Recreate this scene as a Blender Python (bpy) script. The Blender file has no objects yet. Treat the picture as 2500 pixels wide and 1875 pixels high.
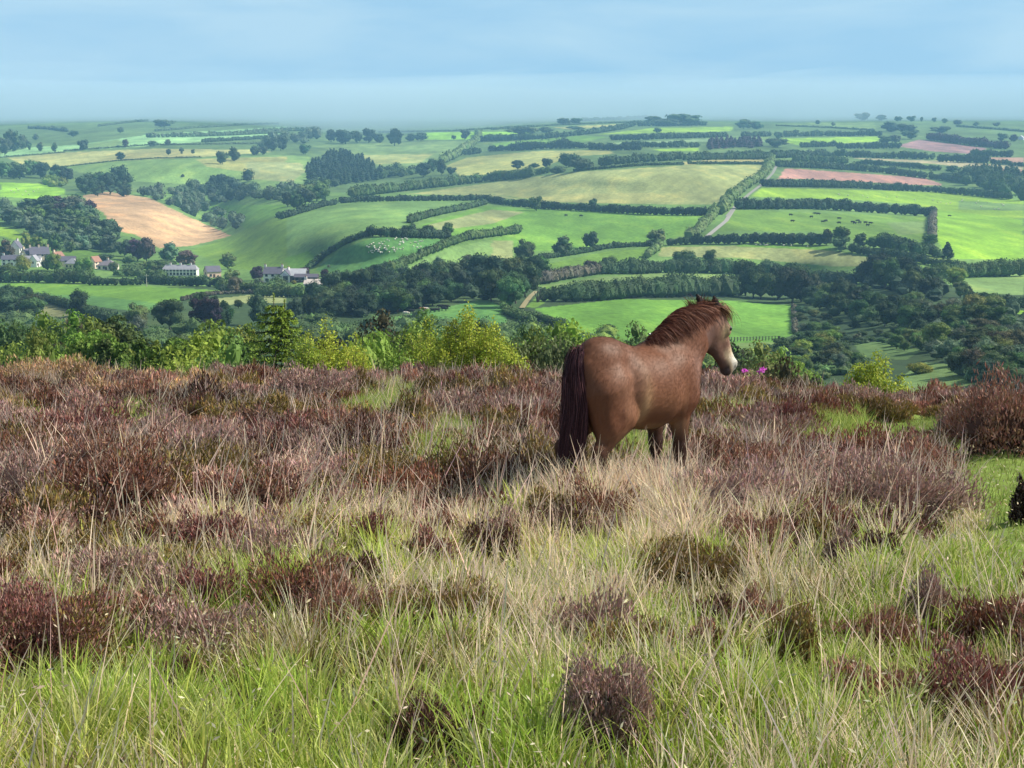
import bpy, bmesh, math
import numpy as np
from mathutils import Vector, Matrix
rng = np.random.default_rng(11)
scene = bpy.context.scene
COL = scene.collection

# ------------------------------------------------------------------ camera model
F, H0, CX, CY = 3600.0, 380.0, 1250.0, 937.5          # focal length / eye level in photo pixels
P = math.atan((CY - H0) / F)
cp, sp = math.cos(P), math.sin(P)

def ray(px, py):
    u = (np.asarray(px, float) - CX) / F
    v = (CY - np.asarray(py, float)) / F
    q = cp + v * sp
    return u / q, (-sp + v * cp) / q                  # x/y and z/y of the view ray

def proj(x, y, z):
    zc = y * cp - z * sp
    yc = y * sp + z * cp
    return CX + F * x / zc, CY - F * yc / zc

cam = bpy.data.cameras.new("camera")
cam.sensor_width = 36.0
cam.lens = F / 2500 * 36.0
cam.clip_start, cam.clip_end = 0.1, 20000
camo = bpy.data.objects.new("camera", cam)
camo.rotation_euler = (math.pi / 2 - P, 0, 0)
COL.objects.link(camo)
scene.camera = camo

def sstep(a, b, x):
    t = np.clip((np.asarray(x, float) - a) / (b - a), 0, 1)
    return t * t * (3 - 2 * t)

# ------------------------------------------------------------------ terrain
TY = np.array([(280, 5600), (284.5, 4700), (288, 4200), (300, 3500), (320, 3000), (340, 2600), (370, 2200), (400, 1900),
               (450, 1600), (500, 1300), (540, 1100), (600, 900), (660, 750), (735, 570), (830, 430), (900, 330), (1010, 240)], float)
_py = np.arange(270, 1031, 1.0)
_ld = np.interp(_py, TY[:, 0], np.log(TY[:, 1]))
_k = np.exp(-0.5 * (np.arange(-20, 21) / 7.0) ** 2); _k /= _k.sum()
_ls = np.convolve(np.pad(_ld, 20, mode='edge'), _k, mode='valid')
_w = sstep(290, 330, _py)
_ld = _ld * (1 - _w) + _ls * _w

# hills (nearer, so higher) and hollows of the far side of the valley
RELIEF = ((-.17, 900, 560, 260, 70), (.24, 520, 545, 95, 75), (-.16, 230, 520, 190, 60), (-.13, 2250, 580, 260, 60), (-.10, 1500, 425, 330, 40), (.12, 1150, 660, 200, 60), (-.08, 400, 400, 250, 40), (.10, 850, 440, 130, 40), (.12, 1950, 690, 150, 50), (-.10, 1600, 760, 200, 60))
def Dval(pyv, U):
    d = np.exp(np.interp(pyv, _py, _ld))
    m = 0.075 * np.sin(U * 11 + pyv * .008) + 0.05 * np.sin(U * 23 - pyv * .012 + 1) + 0.06 * np.exp(-((U + .27) / .1) ** 2 - ((pyv - 660) / 90) ** 2)
    X_ = CX + F * U
    for a, cx, cy, sx, sy in RELIEF: m = m + a * np.exp(-((X_ - cx) / sx) ** 2 - ((pyv - cy) / sy) ** 2)
    return d * (1 + m * sstep(285, 340, pyv))

def gpt(px, py):
    """photo pixel -> point of the far land"""
    U, S = ray(px, py)
    D = Dval(H0 - F * S, U)
    return np.stack([U * D, D, S * D], -1)

NZ = np.array([(0, -1.5), (4.5, -1.95), (10.4, -2.5), (16, -3.02), (20, -3.36), (23, -3.62), (25, -4.05), (28, -5.2), (35, -8), (50, -12.5),
               (100, -23), (170, -33), (215, -38), (400, -60)], float)
_nd = np.arange(0, 401, .25)
_nz = np.interp(_nd, NZ[:, 0], NZ[:, 1])
_nz2 = np.convolve(np.pad(_nz, 6, mode='edge'), np.ones(13) / 13, mode='valid')
_nz[40:] = _nz2[40:]

def znear(x, y):
    x = np.asarray(x, float); y = np.asarray(y, float)
    U = x / np.maximum(y, .5)
    z = np.interp(y, _nd, _nz)
    z = z - 0.34 * sstep(.10, .27, U) * sstep(12, 20, y)
    z = z + sstep(3, 6, y) * (0.05 * np.sin(x * 2.1 + y * 1.3) + 0.035 * np.sin(x * 3.9 - y * 2.7 + 1) + .03 * np.sin(x * .9 + y * .55 + 2))
    return z

def gnear(px, py):
    """photo pixel -> nearest point of the moor"""
    U, S = ray(px, py)
    d = np.arange(2.5, 26, .02)
    z = znear(U * d, d) - S * d
    i = np.argmax(z > 0) if (z > 0).any() else np.argmax(z)
    d = d[i]
    return np.array([U * d, d, znear(U * d, d)])

# ------------------------------------------------------------------ mesh helpers
def attr_mat(name, rough=.8, trans=0.0, objcol=True, noise=None, spec=.2, bump=0):
    m = bpy.data.materials.new(name); m.use_nodes = True
    nt = m.node_tree; nt.nodes.clear(); N = nt.nodes.new; L = nt.links.new
    out = N('ShaderNodeOutputMaterial')
    at = N('ShaderNodeAttribute'); at.attribute_name = 'Col'
    c = at.outputs['Color']
    if objcol:
        oi = N('ShaderNodeObjectInfo')
        mx = N('ShaderNodeMix'); mx.data_type = 'RGBA'; mx.blend_type = 'MULTIPLY'; mx.inputs[0].default_value = 1
        L(c, mx.inputs[6]); L(oi.outputs['Color'], mx.inputs[7]); c = mx.outputs[2]
    tex = None
    if noise:
        sc, amt = noise
        tx = N('ShaderNodeTexCoord')
        tex = N('ShaderNodeTexNoise'); tex.inputs['Scale'].default_value = sc; tex.inputs['Detail'].default_value = 6
        L(tx.outputs['Object'], tex.inputs['Vector'])
        mr = N('ShaderNodeMapRange'); mr.inputs['From Min'].default_value = .3; mr.inputs['From Max'].default_value = .7
        mr.inputs['To Min'].default_value = 1 - amt; mr.inputs['To Max'].default_value = 1 + amt
        L(tex.outputs['Fac'], mr.inputs['Value'])
        mx = N('ShaderNodeMix'); mx.data_type = 'RGBA'; mx.blend_type = 'MULTIPLY'; mx.inputs[0].default_value = 1
        L(c, mx.inputs[6]); L(mr.outputs['Result'], mx.inputs[7]); c = mx.outputs[2]
    b = N('ShaderNodeBsdfPrincipled'); b.inputs['Roughness'].default_value = rough
    b.inputs['Specular IOR Level'].default_value = spec
    L(c, b.inputs['Base Color'])
    if bump and tex:
        bp = N('ShaderNodeBump'); bp.inputs['Strength'].default_value = bump; bp.inputs['Distance'].default_value = .02
        L(tex.outputs['Fac'], bp.inputs['Height']); L(bp.outputs['Normal'], b.inputs['Normal'])
    sh = b.outputs[0]
    if trans:
        t = N('ShaderNodeBsdfTranslucent'); L(c, t.inputs['Color'])
        ms = N('ShaderNodeMixShader'); ms.inputs[0].default_value = trans
        L(sh, ms.inputs[1]); L(t.outputs[0], ms.inputs[2]); sh = ms.outputs[0]
    L(sh, out.inputs['Surface'])
    return m

M_leaf = attr_mat('foliage', .75, .3)
M_far = attr_mat('far_foliage', .85, .12, noise=(.22, .28))
M_bark = attr_mat('bark', .9, 0, noise=(6, .3))
M_grass = attr_mat('grass_blade', .65, .35, objcol=False)
M_heath = attr_mat('heather', .85, .15, objcol=False)
M_hair = attr_mat('horse_hair', .55, 0, objcol=False, spec=.16)
M_coat = attr_mat('horse_coat', .55, 0, objcol=False, noise=(11, .10), spec=.18, bump=.08)
M_paint = attr_mat('painted', .8, 0, noise=(.7, .10))

class MB:
    """collects vertices, faces, per-vertex colours and material slots of ONE mesh"""
    def __init__(s): s.v, s.c, s.f, s.n = [], [], [], 0
    def add(s, V, Fc, col, mat=0):
        V = np.asarray(V, float).reshape(-1, 3); Fc = np.asarray(Fc, int)
        col = np.asarray(col, float)
        if col.ndim == 1: col = np.tile(col[:3], (len(V), 1))
        s.v.append(V); s.c.append(col[:, :3]); s.f.append((Fc + s.n, mat)); s.n += len(V)
    def box(s, a, b, col, mat=0, M=None):
        a, b = np.array(a, float), np.array(b, float)
        V = np.array([[x, y, z] for x in (a[0], b[0]) for y in (a[1], b[1]) for z in (a[2], b[2])])
        if M is not None: V = V @ np.array(M).T
        s.add(V, [[0, 1, 3, 2], [4, 6, 7, 5], [0, 4, 5, 1], [2, 3, 7, 6], [0, 2, 6, 4], [1, 5, 7, 3]], col, mat)
    def tube(s, pts, rad, col, mat=0, k=6):
        pts = np.asarray(pts, float); n = len(pts); rad = np.broadcast_to(rad, (n,))
        t = np.gradient(pts, axis=0); t /= np.linalg.norm(t, axis=1)[:, None] + 1e-9
        up = np.array([0.3, 1, .2]) if abs(t[0, 2]) > .7 else np.array([0, 0, 1.])
        a = np.cross(t, up); a /= np.linalg.norm(a, axis=1)[:, None] + 1e-9
        b = np.cross(t, a)
        th = np.arange(k) * 2 * math.pi / k
        V = pts[:, None] + rad[:, None, None] * (np.cos(th)[None, :, None] * a[:, None] + np.sin(th)[None, :, None] * b[:, None])
        i = np.arange(n - 1)[:, None] * k; j = np.arange(k)[None]; j2 = (j + 1) % k
        Fc = np.stack([i + j, i + j2, i + k + j2, i + k + j], -1).reshape(-1, 4)
        s.add(V.reshape(-1, 3), Fc, col, mat)
    def mesh(s, name, mats, smooth=False):
        V = np.concatenate(s.v); C = np.concatenate(s.c)
        me = bpy.data.meshes.new(name)
        loops = np.concatenate([f.ravel() for f, _ in s.f])
        tot = np.concatenate([np.full(len(f), f.shape[1]) for f, _ in s.f])
        mi = np.concatenate([np.full(len(f), m) for f, m in s.f])
        me.vertices.add(len(V)); me.vertices.foreach_set('co', V.astype(np.float32).ravel())
        me.loops.add(len(loops)); me.loops.foreach_set('vertex_index', loops.astype(np.int32))
        me.polygons.add(len(tot))
        me.polygons.foreach_set('loop_start', np.concatenate([[0], np.cumsum(tot)[:-1]]).astype(np.int32))
        me.polygons.foreach_set('loop_total', tot.astype(np.int32))
        me.polygons.foreach_set('material_index', mi.astype(np.int32))
        me.polygons.foreach_set('use_smooth', np.full(len(tot), smooth))
        at = me.color_attributes.new('Col', 'FLOAT_COLOR', 'POINT')
        at.data.foreach_set('color', np.concatenate([C, np.ones((len(C), 1))], 1).astype(np.float32).ravel())
        for m in mats: me.materials.append(m)
        me.update(calc_edges=True); me.validate()
        return me

def link(name, data, parent=None, loc=None, scale=None, rotz=None, color=None):
    o = bpy.data.objects.new(name, data); COL.objects.link(o)
    if parent is not None: o.parent = parent
    if loc is not None: o.location = loc
    if scale is not None: o.scale = scale
    if rotz is not None: o.rotation_euler = (0, 0, rotz)
    if color is not None: o.color = (*color, 1)
    return o

def tag(o, label=None, cat=None, group=None, kind=None):
    if label: o['label'] = label
    if cat: o['category'] = cat
    if group: o['group'] = group
    if kind: o['kind'] = kind
    return o

def unit(v): return v / (np.linalg.norm(v, axis=-1, keepdims=True) + 1e-9)
def rnd_dir(n, r=rng): return unit(r.normal(size=(n, 3)))

def leafquads(mb, c, n, s, col, asp=.65, mat=0, r=rng):
    """a diamond leaf (or leaf clump) at each centre c, roughly facing n"""
    k = len(c); s = np.broadcast_to(s, (k,))[:, None]
    a = unit(np.cross(n, rnd_dir(k, r))); b = np.cross(n, a)
    V = np.stack([c + a * s, c + b * s * asp, c - a * s, c - b * s * asp], 1).reshape(-1, 3)
    mb.add(V, np.arange(4 * k).reshape(k, 4), np.repeat(col, 4, 0), mat)

def _ico(sub):
    bm = bmesh.new(); bmesh.ops.create_icosphere(bm, subdivisions=sub, radius=1)
    bm.verts.ensure_lookup_table()
    V = np.array([v.co[:] for v in bm.verts]); Fc = np.array([[v.index for v in f.verts] for f in bm.faces]); bm.free()
    return V, Fc
ICO1, ICO2 = _ico(1), _ico(2)

def blobs(mb, C, Rd, col, lod=0, mat=0, r=rng, rough=.25):
    V0, F0 = (ICO1, ICO2)[lod]
    C = np.asarray(C, float); k = len(C); Rd = np.asarray(Rd, float)
    if Rd.ndim == 1: Rd = np.repeat(Rd[:, None], 3, 1)
    dis = 1 + rough * r.normal(size=(k, len(V0), 1)) * .6
    V = C[:, None] + V0[None] * Rd[:, None] * dis
    Fc = (F0[None] + (np.arange(k) * len(V0))[:, None, None]).reshape(-1, 3)
    mb.add(V.reshape(-1, 3), Fc, np.repeat(col, len(V0), 0), mat)

def lobed(mb, C, Rd, nleaf, ls, r=rng, core=.86, lod=0, cv=.18, mat=0, jit=.55):
    """foliage masses: rough cores plus leaf clumps over the surface of every lobe"""
    C = np.asarray(C, float); Rd = np.asarray(Rd, float)
    if Rd.ndim == 1: Rd = np.repeat(Rd[:, None], 3, 1)
    k = len(C)
    lc = np.clip(r.normal(1, cv, size=(k, 1)), .55, 1.5) * np.clip(r.normal(1, .05, size=(k, 3)), .8, 1.2)
    blobs(mb, C, Rd * core, lc, lod, mat, r)
    w = (Rd[:, 0] * Rd[:, 2]); w = w / w.sum()
    idx = r.choice(k, size=nleaf, p=w)
    d = rnd_dir(nleaf, r); d[:, 2] = np.where(d[:, 2] < -.3, -d[:, 2], d[:, 2]); 
    c = C[idx] + d * Rd[idx] * r.uniform(.85, 1.12, size=(nleaf, 1))
    n = unit(d + jit * r.normal(size=(nleaf, 3)))
    col = lc[idx] * np.clip(r.normal(1, .16, size=(nleaf, 1)), .6, 1.5)
    leafquads(mb, c, n, ls * r.uniform(.6, 1.25, size=nleaf), col, mat=mat, r=r)

ORD = lambda i: f"{i}" + ("th" if 10 <= i % 100 <= 20 else {1: 'st', 2: 'nd', 3: 'rd'}.get(i % 10, 'th'))

CROPS = dict(A=(0, 230, 3.16), B=(600, 230, 3.16), C=(1200, 230, 3.16), D=(1800, 230, 3.16), E=(0, 500, 3.16), F=(600, 480, 3.16),
             G=(1200, 480, 3.16), H=(1800, 480, 3.16), Z=(0, 0, .8848), X=(0, 0, 1))
def pts(s):
    """'C 10,20 30,40 D 5,6' -> photo pixels; a letter names the survey sheet the numbers were read from"""
    out = []; cr = CROPS['X']
    for t in s.split():
        if t in CROPS: cr = CROPS[t]
        else:
            x, y = t.split(','); out.append((cr[0] + float(x) / cr[2], cr[1] + float(y) / cr[2]))
    return np.array(out)

def inpoly(x, y, poly):
    r = np.zeros(x.shape, bool); n = len(poly); j = n - 1
    for i in range(n):
        xi, yi = poly[i]; xj, yj = poly[j]
        c = ((yi > y) != (yj > y)) & (x < (xj - xi) * (y - yi) / (yj - yi + 1e-12) + xi)
        r ^= c; j = i
    return r
# ------------------------------------------------------------------ ground sheet with the colours of its fields
FC = dict(G=(.125, .25, .04), B=(.215, .39, .035), L=(.15, .245, .075), Y=(.31, .33, .12), D=(.085, .20, .055), R=(.35, .215, .165), T=(.44, .305, .17),
          M=(.30, .18, .19), O=(.25, .28, .12), K=(.035, .06, .03), S=(.10, .17, .06), P=(.38, .36, .2), W=(.24, .38, .17), V=(.05, .085, .035))
FIELDS = """
S X -3000,250 6000,250 6000,470 -3000,470
V X -3000,700 6000,700 6000,1100 -3000,1100
W A 0,460 250,410 600,390 1150,310 2212,250 2212,310 1150,400 500,440 0,490
L A 640,390 900,350 1000,390 700,430
Y A 60,490 500,450 1200,420 2000,430 2100,445 1550,485 900,515 400,570 200,560
Y A 900,455 1500,440 1500,480 900,500
L A 370,575 900,515 1550,490 2212,470 B 500,480 520,660 400,720 300,760 A 1950,720 1000,670 600,600
Y A 1500,500 2212,480 2212,560 1900,600 1600,560
O B 0,520 430,530 460,600 350,680 0,650
L B 500,400 1200,370 1750,360 1650,470 1500,540 1050,560 850,470
Y B 850,470 1450,460 1350,530 1000,540
B A 0,680 300,690 500,730 500,770 330,810 0,790
T E 690,0 X 202,477 262,468 364,483 449,524 566,576 468,600 389,606 332,573 278,562 253,519
B E 0,170 100,190 190,240 120,270 0,240
G E 480,370 640,350 800,380 700,430 500,400
G E 1500,0 2212,0 2212,40 1900,190 1800,120 1640,60
L F 0,300 280,190 450,130 900,50 1650,40 1300,200 950,290 740,370 480,560 380,600 150,590 0,560
G F 0,560 480,420 600,480 480,560 150,600
G E 1480,350 1800,230 2212,60 2212,540 1700,480
D F 520,570 760,400 1000,310 1550,330 1300,450 1120,580 900,600
L F 1130,600 1560,400 2100,290 G 250,280 0,430 0,560 F 1650,570
G F 1350,220 1850,70 2150,90 G 290,90 1700,150 1550,270 1350,340 800,400 160,430 0,320 F 2100,300 1560,320
O F 1400,220 1900,100 2150,120 1900,210 1500,260
O G 0,340 160,340 160,470 0,500
G G 250,560 900,420 1220,400 1180,470 600,560 300,600
O B 1250,770 2212,640 C 640,600 1480,550 2095,545 1950,740 1760,850 1400,850 700,840 400,820 0,770 B 2200,820 1700,780
Y C 300,830 500,770 1250,760 1500,830 1000,840
Y B 1550,550 1700,490 2212,440 C 200,440 900,430 960,460 600,480 380,570 0,600 B 2000,610 1650,630
G C 0,420 0,380 700,320 900,330 700,370
B C 820,310 1250,260 1850,250 1850,285 1250,300
W C 880,378 1750,340 1700,365 1050,385
B C 1250,425 1600,415 1580,440 1300,440
W C 1990,335 2170,338 2165,365 2050,365
B B 1230,350 1400,295 2212,285 2212,300 1700,350
Y C 1450,525 1700,505 2110,505 2100,530 1480,545
Y C 480,255 1000,230 900,250 600,275
L D 0,330 250,330 250,360 0,360
B D 350,340 1130,325 1080,365 480,395 380,370
L D 400,230 1050,215 1080,275 700,260 300,240
R D 310,655 370,570 1440,645 1570,690 1570,705 1400,700 560,655
M D 1220,400 1400,350 1930,418 1820,462 1500,440
P D 880,490 1700,520 2212,560 2212,578 1700,560 1550,540 940,500
R D 1710,570 1850,560 2212,580 2212,615 1850,600
R D 1940,490 2212,488 2212,530 2100,530 1960,520
B D 100,790 200,720 1550,755 2212,820 2212,960 1540,940 1400,850 800,810
B H 1540,100 2212,180 2212,490 1680,480 1540,350
L H 1700,30 2212,60 2212,110 1700,100
G D 0,895 1480,945 H 1480,150 1460,360 1120,330 1100,380 700,270 0,265 G 1720,270 1850,110 2212,105
L H 1150,200 1450,190 1450,280 1250,300
O G 1290,460 1310,390 2212,375 H 730,420 1430,540 1200,545 700,535 0,470 G 1700,470
G H 0,372 730,385 730,415 0,385
L H 1350,450 1640,480 1560,500 1400,480
L H 1640,640 2212,615 2212,760 1820,745 1760,690
B H 1740,830 2212,880 2212,910 1700,870
L G 380,690 850,620 1300,590 1870,605 1870,640 700,660 430,740
G G 270,850 420,690 500,690 430,810 330,860
O H 510,650 800,665 760,690 560,680
G G 320,865 1000,790 2212,810 H 0,812 430,840 440,1060 300,1120 0,1200 G 1500,1200 700,1040 620,1000
L H 0,1130 320,1120 150,1200 0,1200
D F 1000,950 1300,900 1850,790 2000,860 2000,1000 1100,990
K G 60,900 280,860 620,1000 700,1040 300,1000
G E 0,600 1000,620 1700,660 1400,740 1160,830 850,790 500,760 300,710 120,680
D E 150,690 700,700 1240,760 1160,830 850,800 400,720
O E 1440,750 1980,690 2212,700 2212,760 1850,760 1600,790
O E 0,670 300,740 780,895 960,940 900,1000 600,900 200,860 0,740
K H 440,840 1000,1020 1450,1090 1400,1180 700,1130 430,1060
S H 900,1120 1200,1120 1420,1190 1300,1260 950,1240
L H 1280,1380 1450,1280 1640,1290 1780,1370 1900,1500 1900,1560 1250,1560
""".strip().split('\n')
Us = np.linspace(-.55, .60, 760)
nd_ = np.concatenate([np.arange(1.2, 30, .16), np.geomspace(30.3, 205, 45)])
pv_ = np.concatenate([np.arange(1010, 640, -2.0), np.arange(640, 300, -1.25), np.arange(300, 279.9, -.75)])
rows = []
for d in nd_:
    x = Us * (d + 7 * math.exp(-d / 40)); rows.append(np.stack([x, np.full_like(x, d), znear(x, np.full_like(x, d))], 1))
for p_ in pv_:
    D = Dval(np.full_like(Us, p_), Us); S = (H0 - p_) / F
    rows.append(np.stack([Us * D, D, S * D], 1))
for k, d in enumerate((6500, 8000)):
    rows.append(np.stack([Us * d, np.full_like(Us, d), np.full_like(Us, 140 - 30 * k)], 1))
G3 = np.array(rows); nr, nc = G3.shape[:2]
V = G3.reshape(-1, 3)
gx, gy = proj(V[:, 0], V[:, 1], V[:, 2])
gc = np.tile(np.array([.12, .22, .06]), (len(V), 1))
far = V[:, 1] > 206
def wob(x, y): return 1.2 * np.sin(x * .11 + y * .05) + .8 * np.sin(x * .31 - y * .21)
for ln in FIELDS:
    k, s = ln[0], ln[1:]
    pg = pts(s)
    bb = far & (gx > pg[:, 0].min() - 2) & (gx < pg[:, 0].max() + 2) & (gy > pg[:, 1].min() - 2) & (gy < pg[:, 1].max() + 2)
    i = np.nonzero(bb)[0]
    if len(i) == 0: continue
    q = inpoly(gx[i] + wob(gx[i], gy[i]), gy[i], pg)
    f_ = np.array(FC[k]) * rng.uniform(.92, 1.08) * np.clip(rng.normal(1, .04, 3), .92, 1.08)
    if k in 'ORYTMP':        # drill and mowing lines
        a_ = rng.uniform(-.35, .35); f_ = f_ * (1 + .055 * np.sin((V[i[q], 0] + V[i[q], 1] * a_) * 6.283 / rng.uniform(11, 17)))[:, None]
    gc[i[q]] = f_
# moor soil: peat and moss in uneven patches
nx, ny = V[:, 0], V[:, 1]
patch = .5 + .25 * np.sin(nx * 1.7 + 2 * np.sin(ny * .9)) + .25 * np.sin(ny * 2.3 + 1.5 * np.sin(nx * 1.1))
moor = np.stack([.045 + .02 * patch, .036 + .04 * patch, .018 + 0 * patch], 1)
gc[~far] = moor[~far]
# short grass of the clearing right of the pony
CLEAR = pts('Z 1690,985 1720,935 1820,900 1935,885 2080,905 2110,960 2240,1000 2240,1260 2160,1210 2110,1110 2060,1010 1980,985 1850,1000 1740,1015')
cl = (~far) & inpoly(gx, gy, CLEAR) & (V[:, 1] < 24)
gc[cl] = (.16, .23, .05)
sl = (~far) & (V[:, 1] > 26)
gc[sl] = (.05, .085, .03)
mb = MB()
i = np.arange(nr - 1)[:, None] * nc; j = np.arange(nc - 1)[None]
mb.add(V, np.stack([i + j, i + j + 1, i + nc + j + 1, i + nc + j], -1).reshape(-1, 4), gc)
def ground_mat():
    m = bpy.data.materials.new('turf'); m.use_nodes = True
    nt = m.node_tree; nt.nodes.clear(); N = nt.nodes.new; L = nt.links.new
    out = N('ShaderNodeOutputMaterial'); b = N('ShaderNodeBsdfPrincipled'); b.inputs['Roughness'].default_value = .95
    b.inputs['Specular IOR Level'].default_value = .1
    at = N('ShaderNodeAttribute'); at.attribute_name = 'Col'; tx = N('ShaderNodeTexCoord')
    c = at.outputs['Color']
    for sc, amt, st, det in ((.011, .30, (1, .35, 1), 4), (.06, .24, (1, .3, 1), 5), (.45, .22, (1, .5, 1), 4), (6., .3, (1, 1, 1), 3)):
        mp = N('ShaderNodeMapping'); mp.inputs['Scale'].default_value = st; L(tx.outputs['Object'], mp.inputs['Vector'])
        n = N('ShaderNodeTexNoise'); n.inputs['Scale'].default_value = sc; n.inputs['Detail'].default_value = det; L(mp.outputs[0], n.inputs['Vector'])
        mr = N('ShaderNodeMapRange'); mr.inputs['From Min'].default_value = .3; mr.inputs['From Max'].default_value = .7
        mr.inputs['To Min'].default_value = 1 - amt; mr.inputs['To Max'].default_value = 1 + amt; L(n.outputs['Fac'], mr.inputs['Value'])
        mx = N('ShaderNodeMix'); mx.data_type = 'RGBA'; mx.blend_type = 'MULTIPLY'; mx.inputs[0].default_value = 1
        L(c, mx.inputs[6]); L(mr.outputs['Result'], mx.inputs[7]); c = mx.outputs[2]
        if sc == .06:   # yellower, drier turf in drifts
            mr2 = N('ShaderNodeMapRange'); mr2.inputs['From Min'].default_value = .52; mr2.inputs['From Max'].default_value = .72; mr2.inputs['To Max'].default_value = .35
            L(n.outputs['Fac'], mr2.inputs['Value'])
            my = N('ShaderNodeMix'); my.data_type = 'RGBA'; my.blend_type = 'MULTIPLY'; my.inputs[7].default_value = (1.5, 1.05, .7, 1)
            L(mr2.outputs['Result'], my.inputs[0]); L(c, my.inputs[6]); c = my.outputs[2]
    L(c, b.inputs['Base Color']); L(b.outputs[0], out.inputs['Surface'])
    return m
ground = link('ground', mb.mesh('ground', [ground_mat()], True)); tag(ground, kind='structure')

# lane and farm track: strips lying on the land
def strip(name, s, wpx, col):
    p = pts(s); q = np.concatenate([np.linspace(p[i], p[i + 1], 12, endpoint=False) for i in range(len(p) - 1)] + [p[-1:]])
    G = gpt(q[:, 0], q[:, 1]); t = unit(np.gradient(G, axis=0)); n = unit(np.cross(t, [0, 0, 1.]))
    w = wpx
    m = MB(); A = G + n * w / 2 + [0, 0, .35]; B = G - n * w / 2 + [0, 0, .35]
    k = len(G); m.add(np.concatenate([A, B]), [[a, a + 1, k + a + 1, k + a] for a in range(k - 1)], col)
    o = link(name, m.mesh(name, [M_paint])); tag(o, kind='structure'); return o
strip('lane', 'C 2205,540 2170,610 2095,690 1990,770 1880,870 1820,945', 3.2, (.27, .27, .25))
strip('lane', 'G 1880,80 1810,190 1700,280 1650,320', 3.2, (.32, .31, .29))
strip('track', 'G 235,865 265,820 300,775 345,735', 2.0, (.27, .24, .13))
# ------------------------------------------------------------------ hedges, trees, farms and stock of the far land
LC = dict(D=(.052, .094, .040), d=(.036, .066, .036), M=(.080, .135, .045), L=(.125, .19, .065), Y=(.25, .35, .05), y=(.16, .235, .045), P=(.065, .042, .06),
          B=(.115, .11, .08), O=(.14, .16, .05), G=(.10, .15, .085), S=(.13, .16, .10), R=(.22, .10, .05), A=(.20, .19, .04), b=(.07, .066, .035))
HN = {'h': 0}
def hedge(spec):
    head, s = spec.split('|', 1); label, s = s.split('|')
    col, hpx, step = head.split(); hpx = float(hpx)
    p = pts(s)
    Gp = gpt(p[:, 0], p[:, 1])
    seg = np.linalg.norm(np.diff(Gp, axis=0), axis=1); acc = np.concatenate([[0], np.cumsum(seg)])
    d = Gp[:, 1].mean(); h = hpx * d / F; ml = max(h * float(step) * .58, 1.0)
    n = int(np.clip(acc[-1] / ml, 3, 330)); t = np.linspace(0, acc[-1], n)
    pix = np.stack([np.interp(t, acc, p[:, k]) for k in (0, 1)], 1)
    B = gpt(pix[:, 0], pix[:, 1])
    B[:, :2] += rng.normal(0, h * .10, (n, 2))
    hv = h * np.clip(.90 + .13 * np.sin(np.arange(n) * .37 + rng.uniform(0, 6)) * rng.uniform(.2, 1) + rng.normal(0, .10, n), .5, 1.35)
    o0 = B[n // 2].copy()
    C = B + np.stack([0 * hv, 0 * hv, hv * .46], 1) - o0
    Rr = np.stack([np.maximum(hv * .50, ml * .9)] * 2 + [hv * .55], 1)
    px = np.linalg.norm(np.diff(p, axis=0), axis=1).sum() * .41 + 12
    m = MB()
    nl = int(np.clip(px * hpx * .41 * 2.6, 250, 9000))
    lobed(m, C, Rr, nl, max(.2, d / 1475 * .95), core=.88)
    o = link('hedge', m.mesh('hedge', [M_far]), loc=o0, color=np.array(LC[col]) * rng.uniform(.92, 1.08))
    tag(o, label, 'hedge', 'hedges between the fields'); return o

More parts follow.
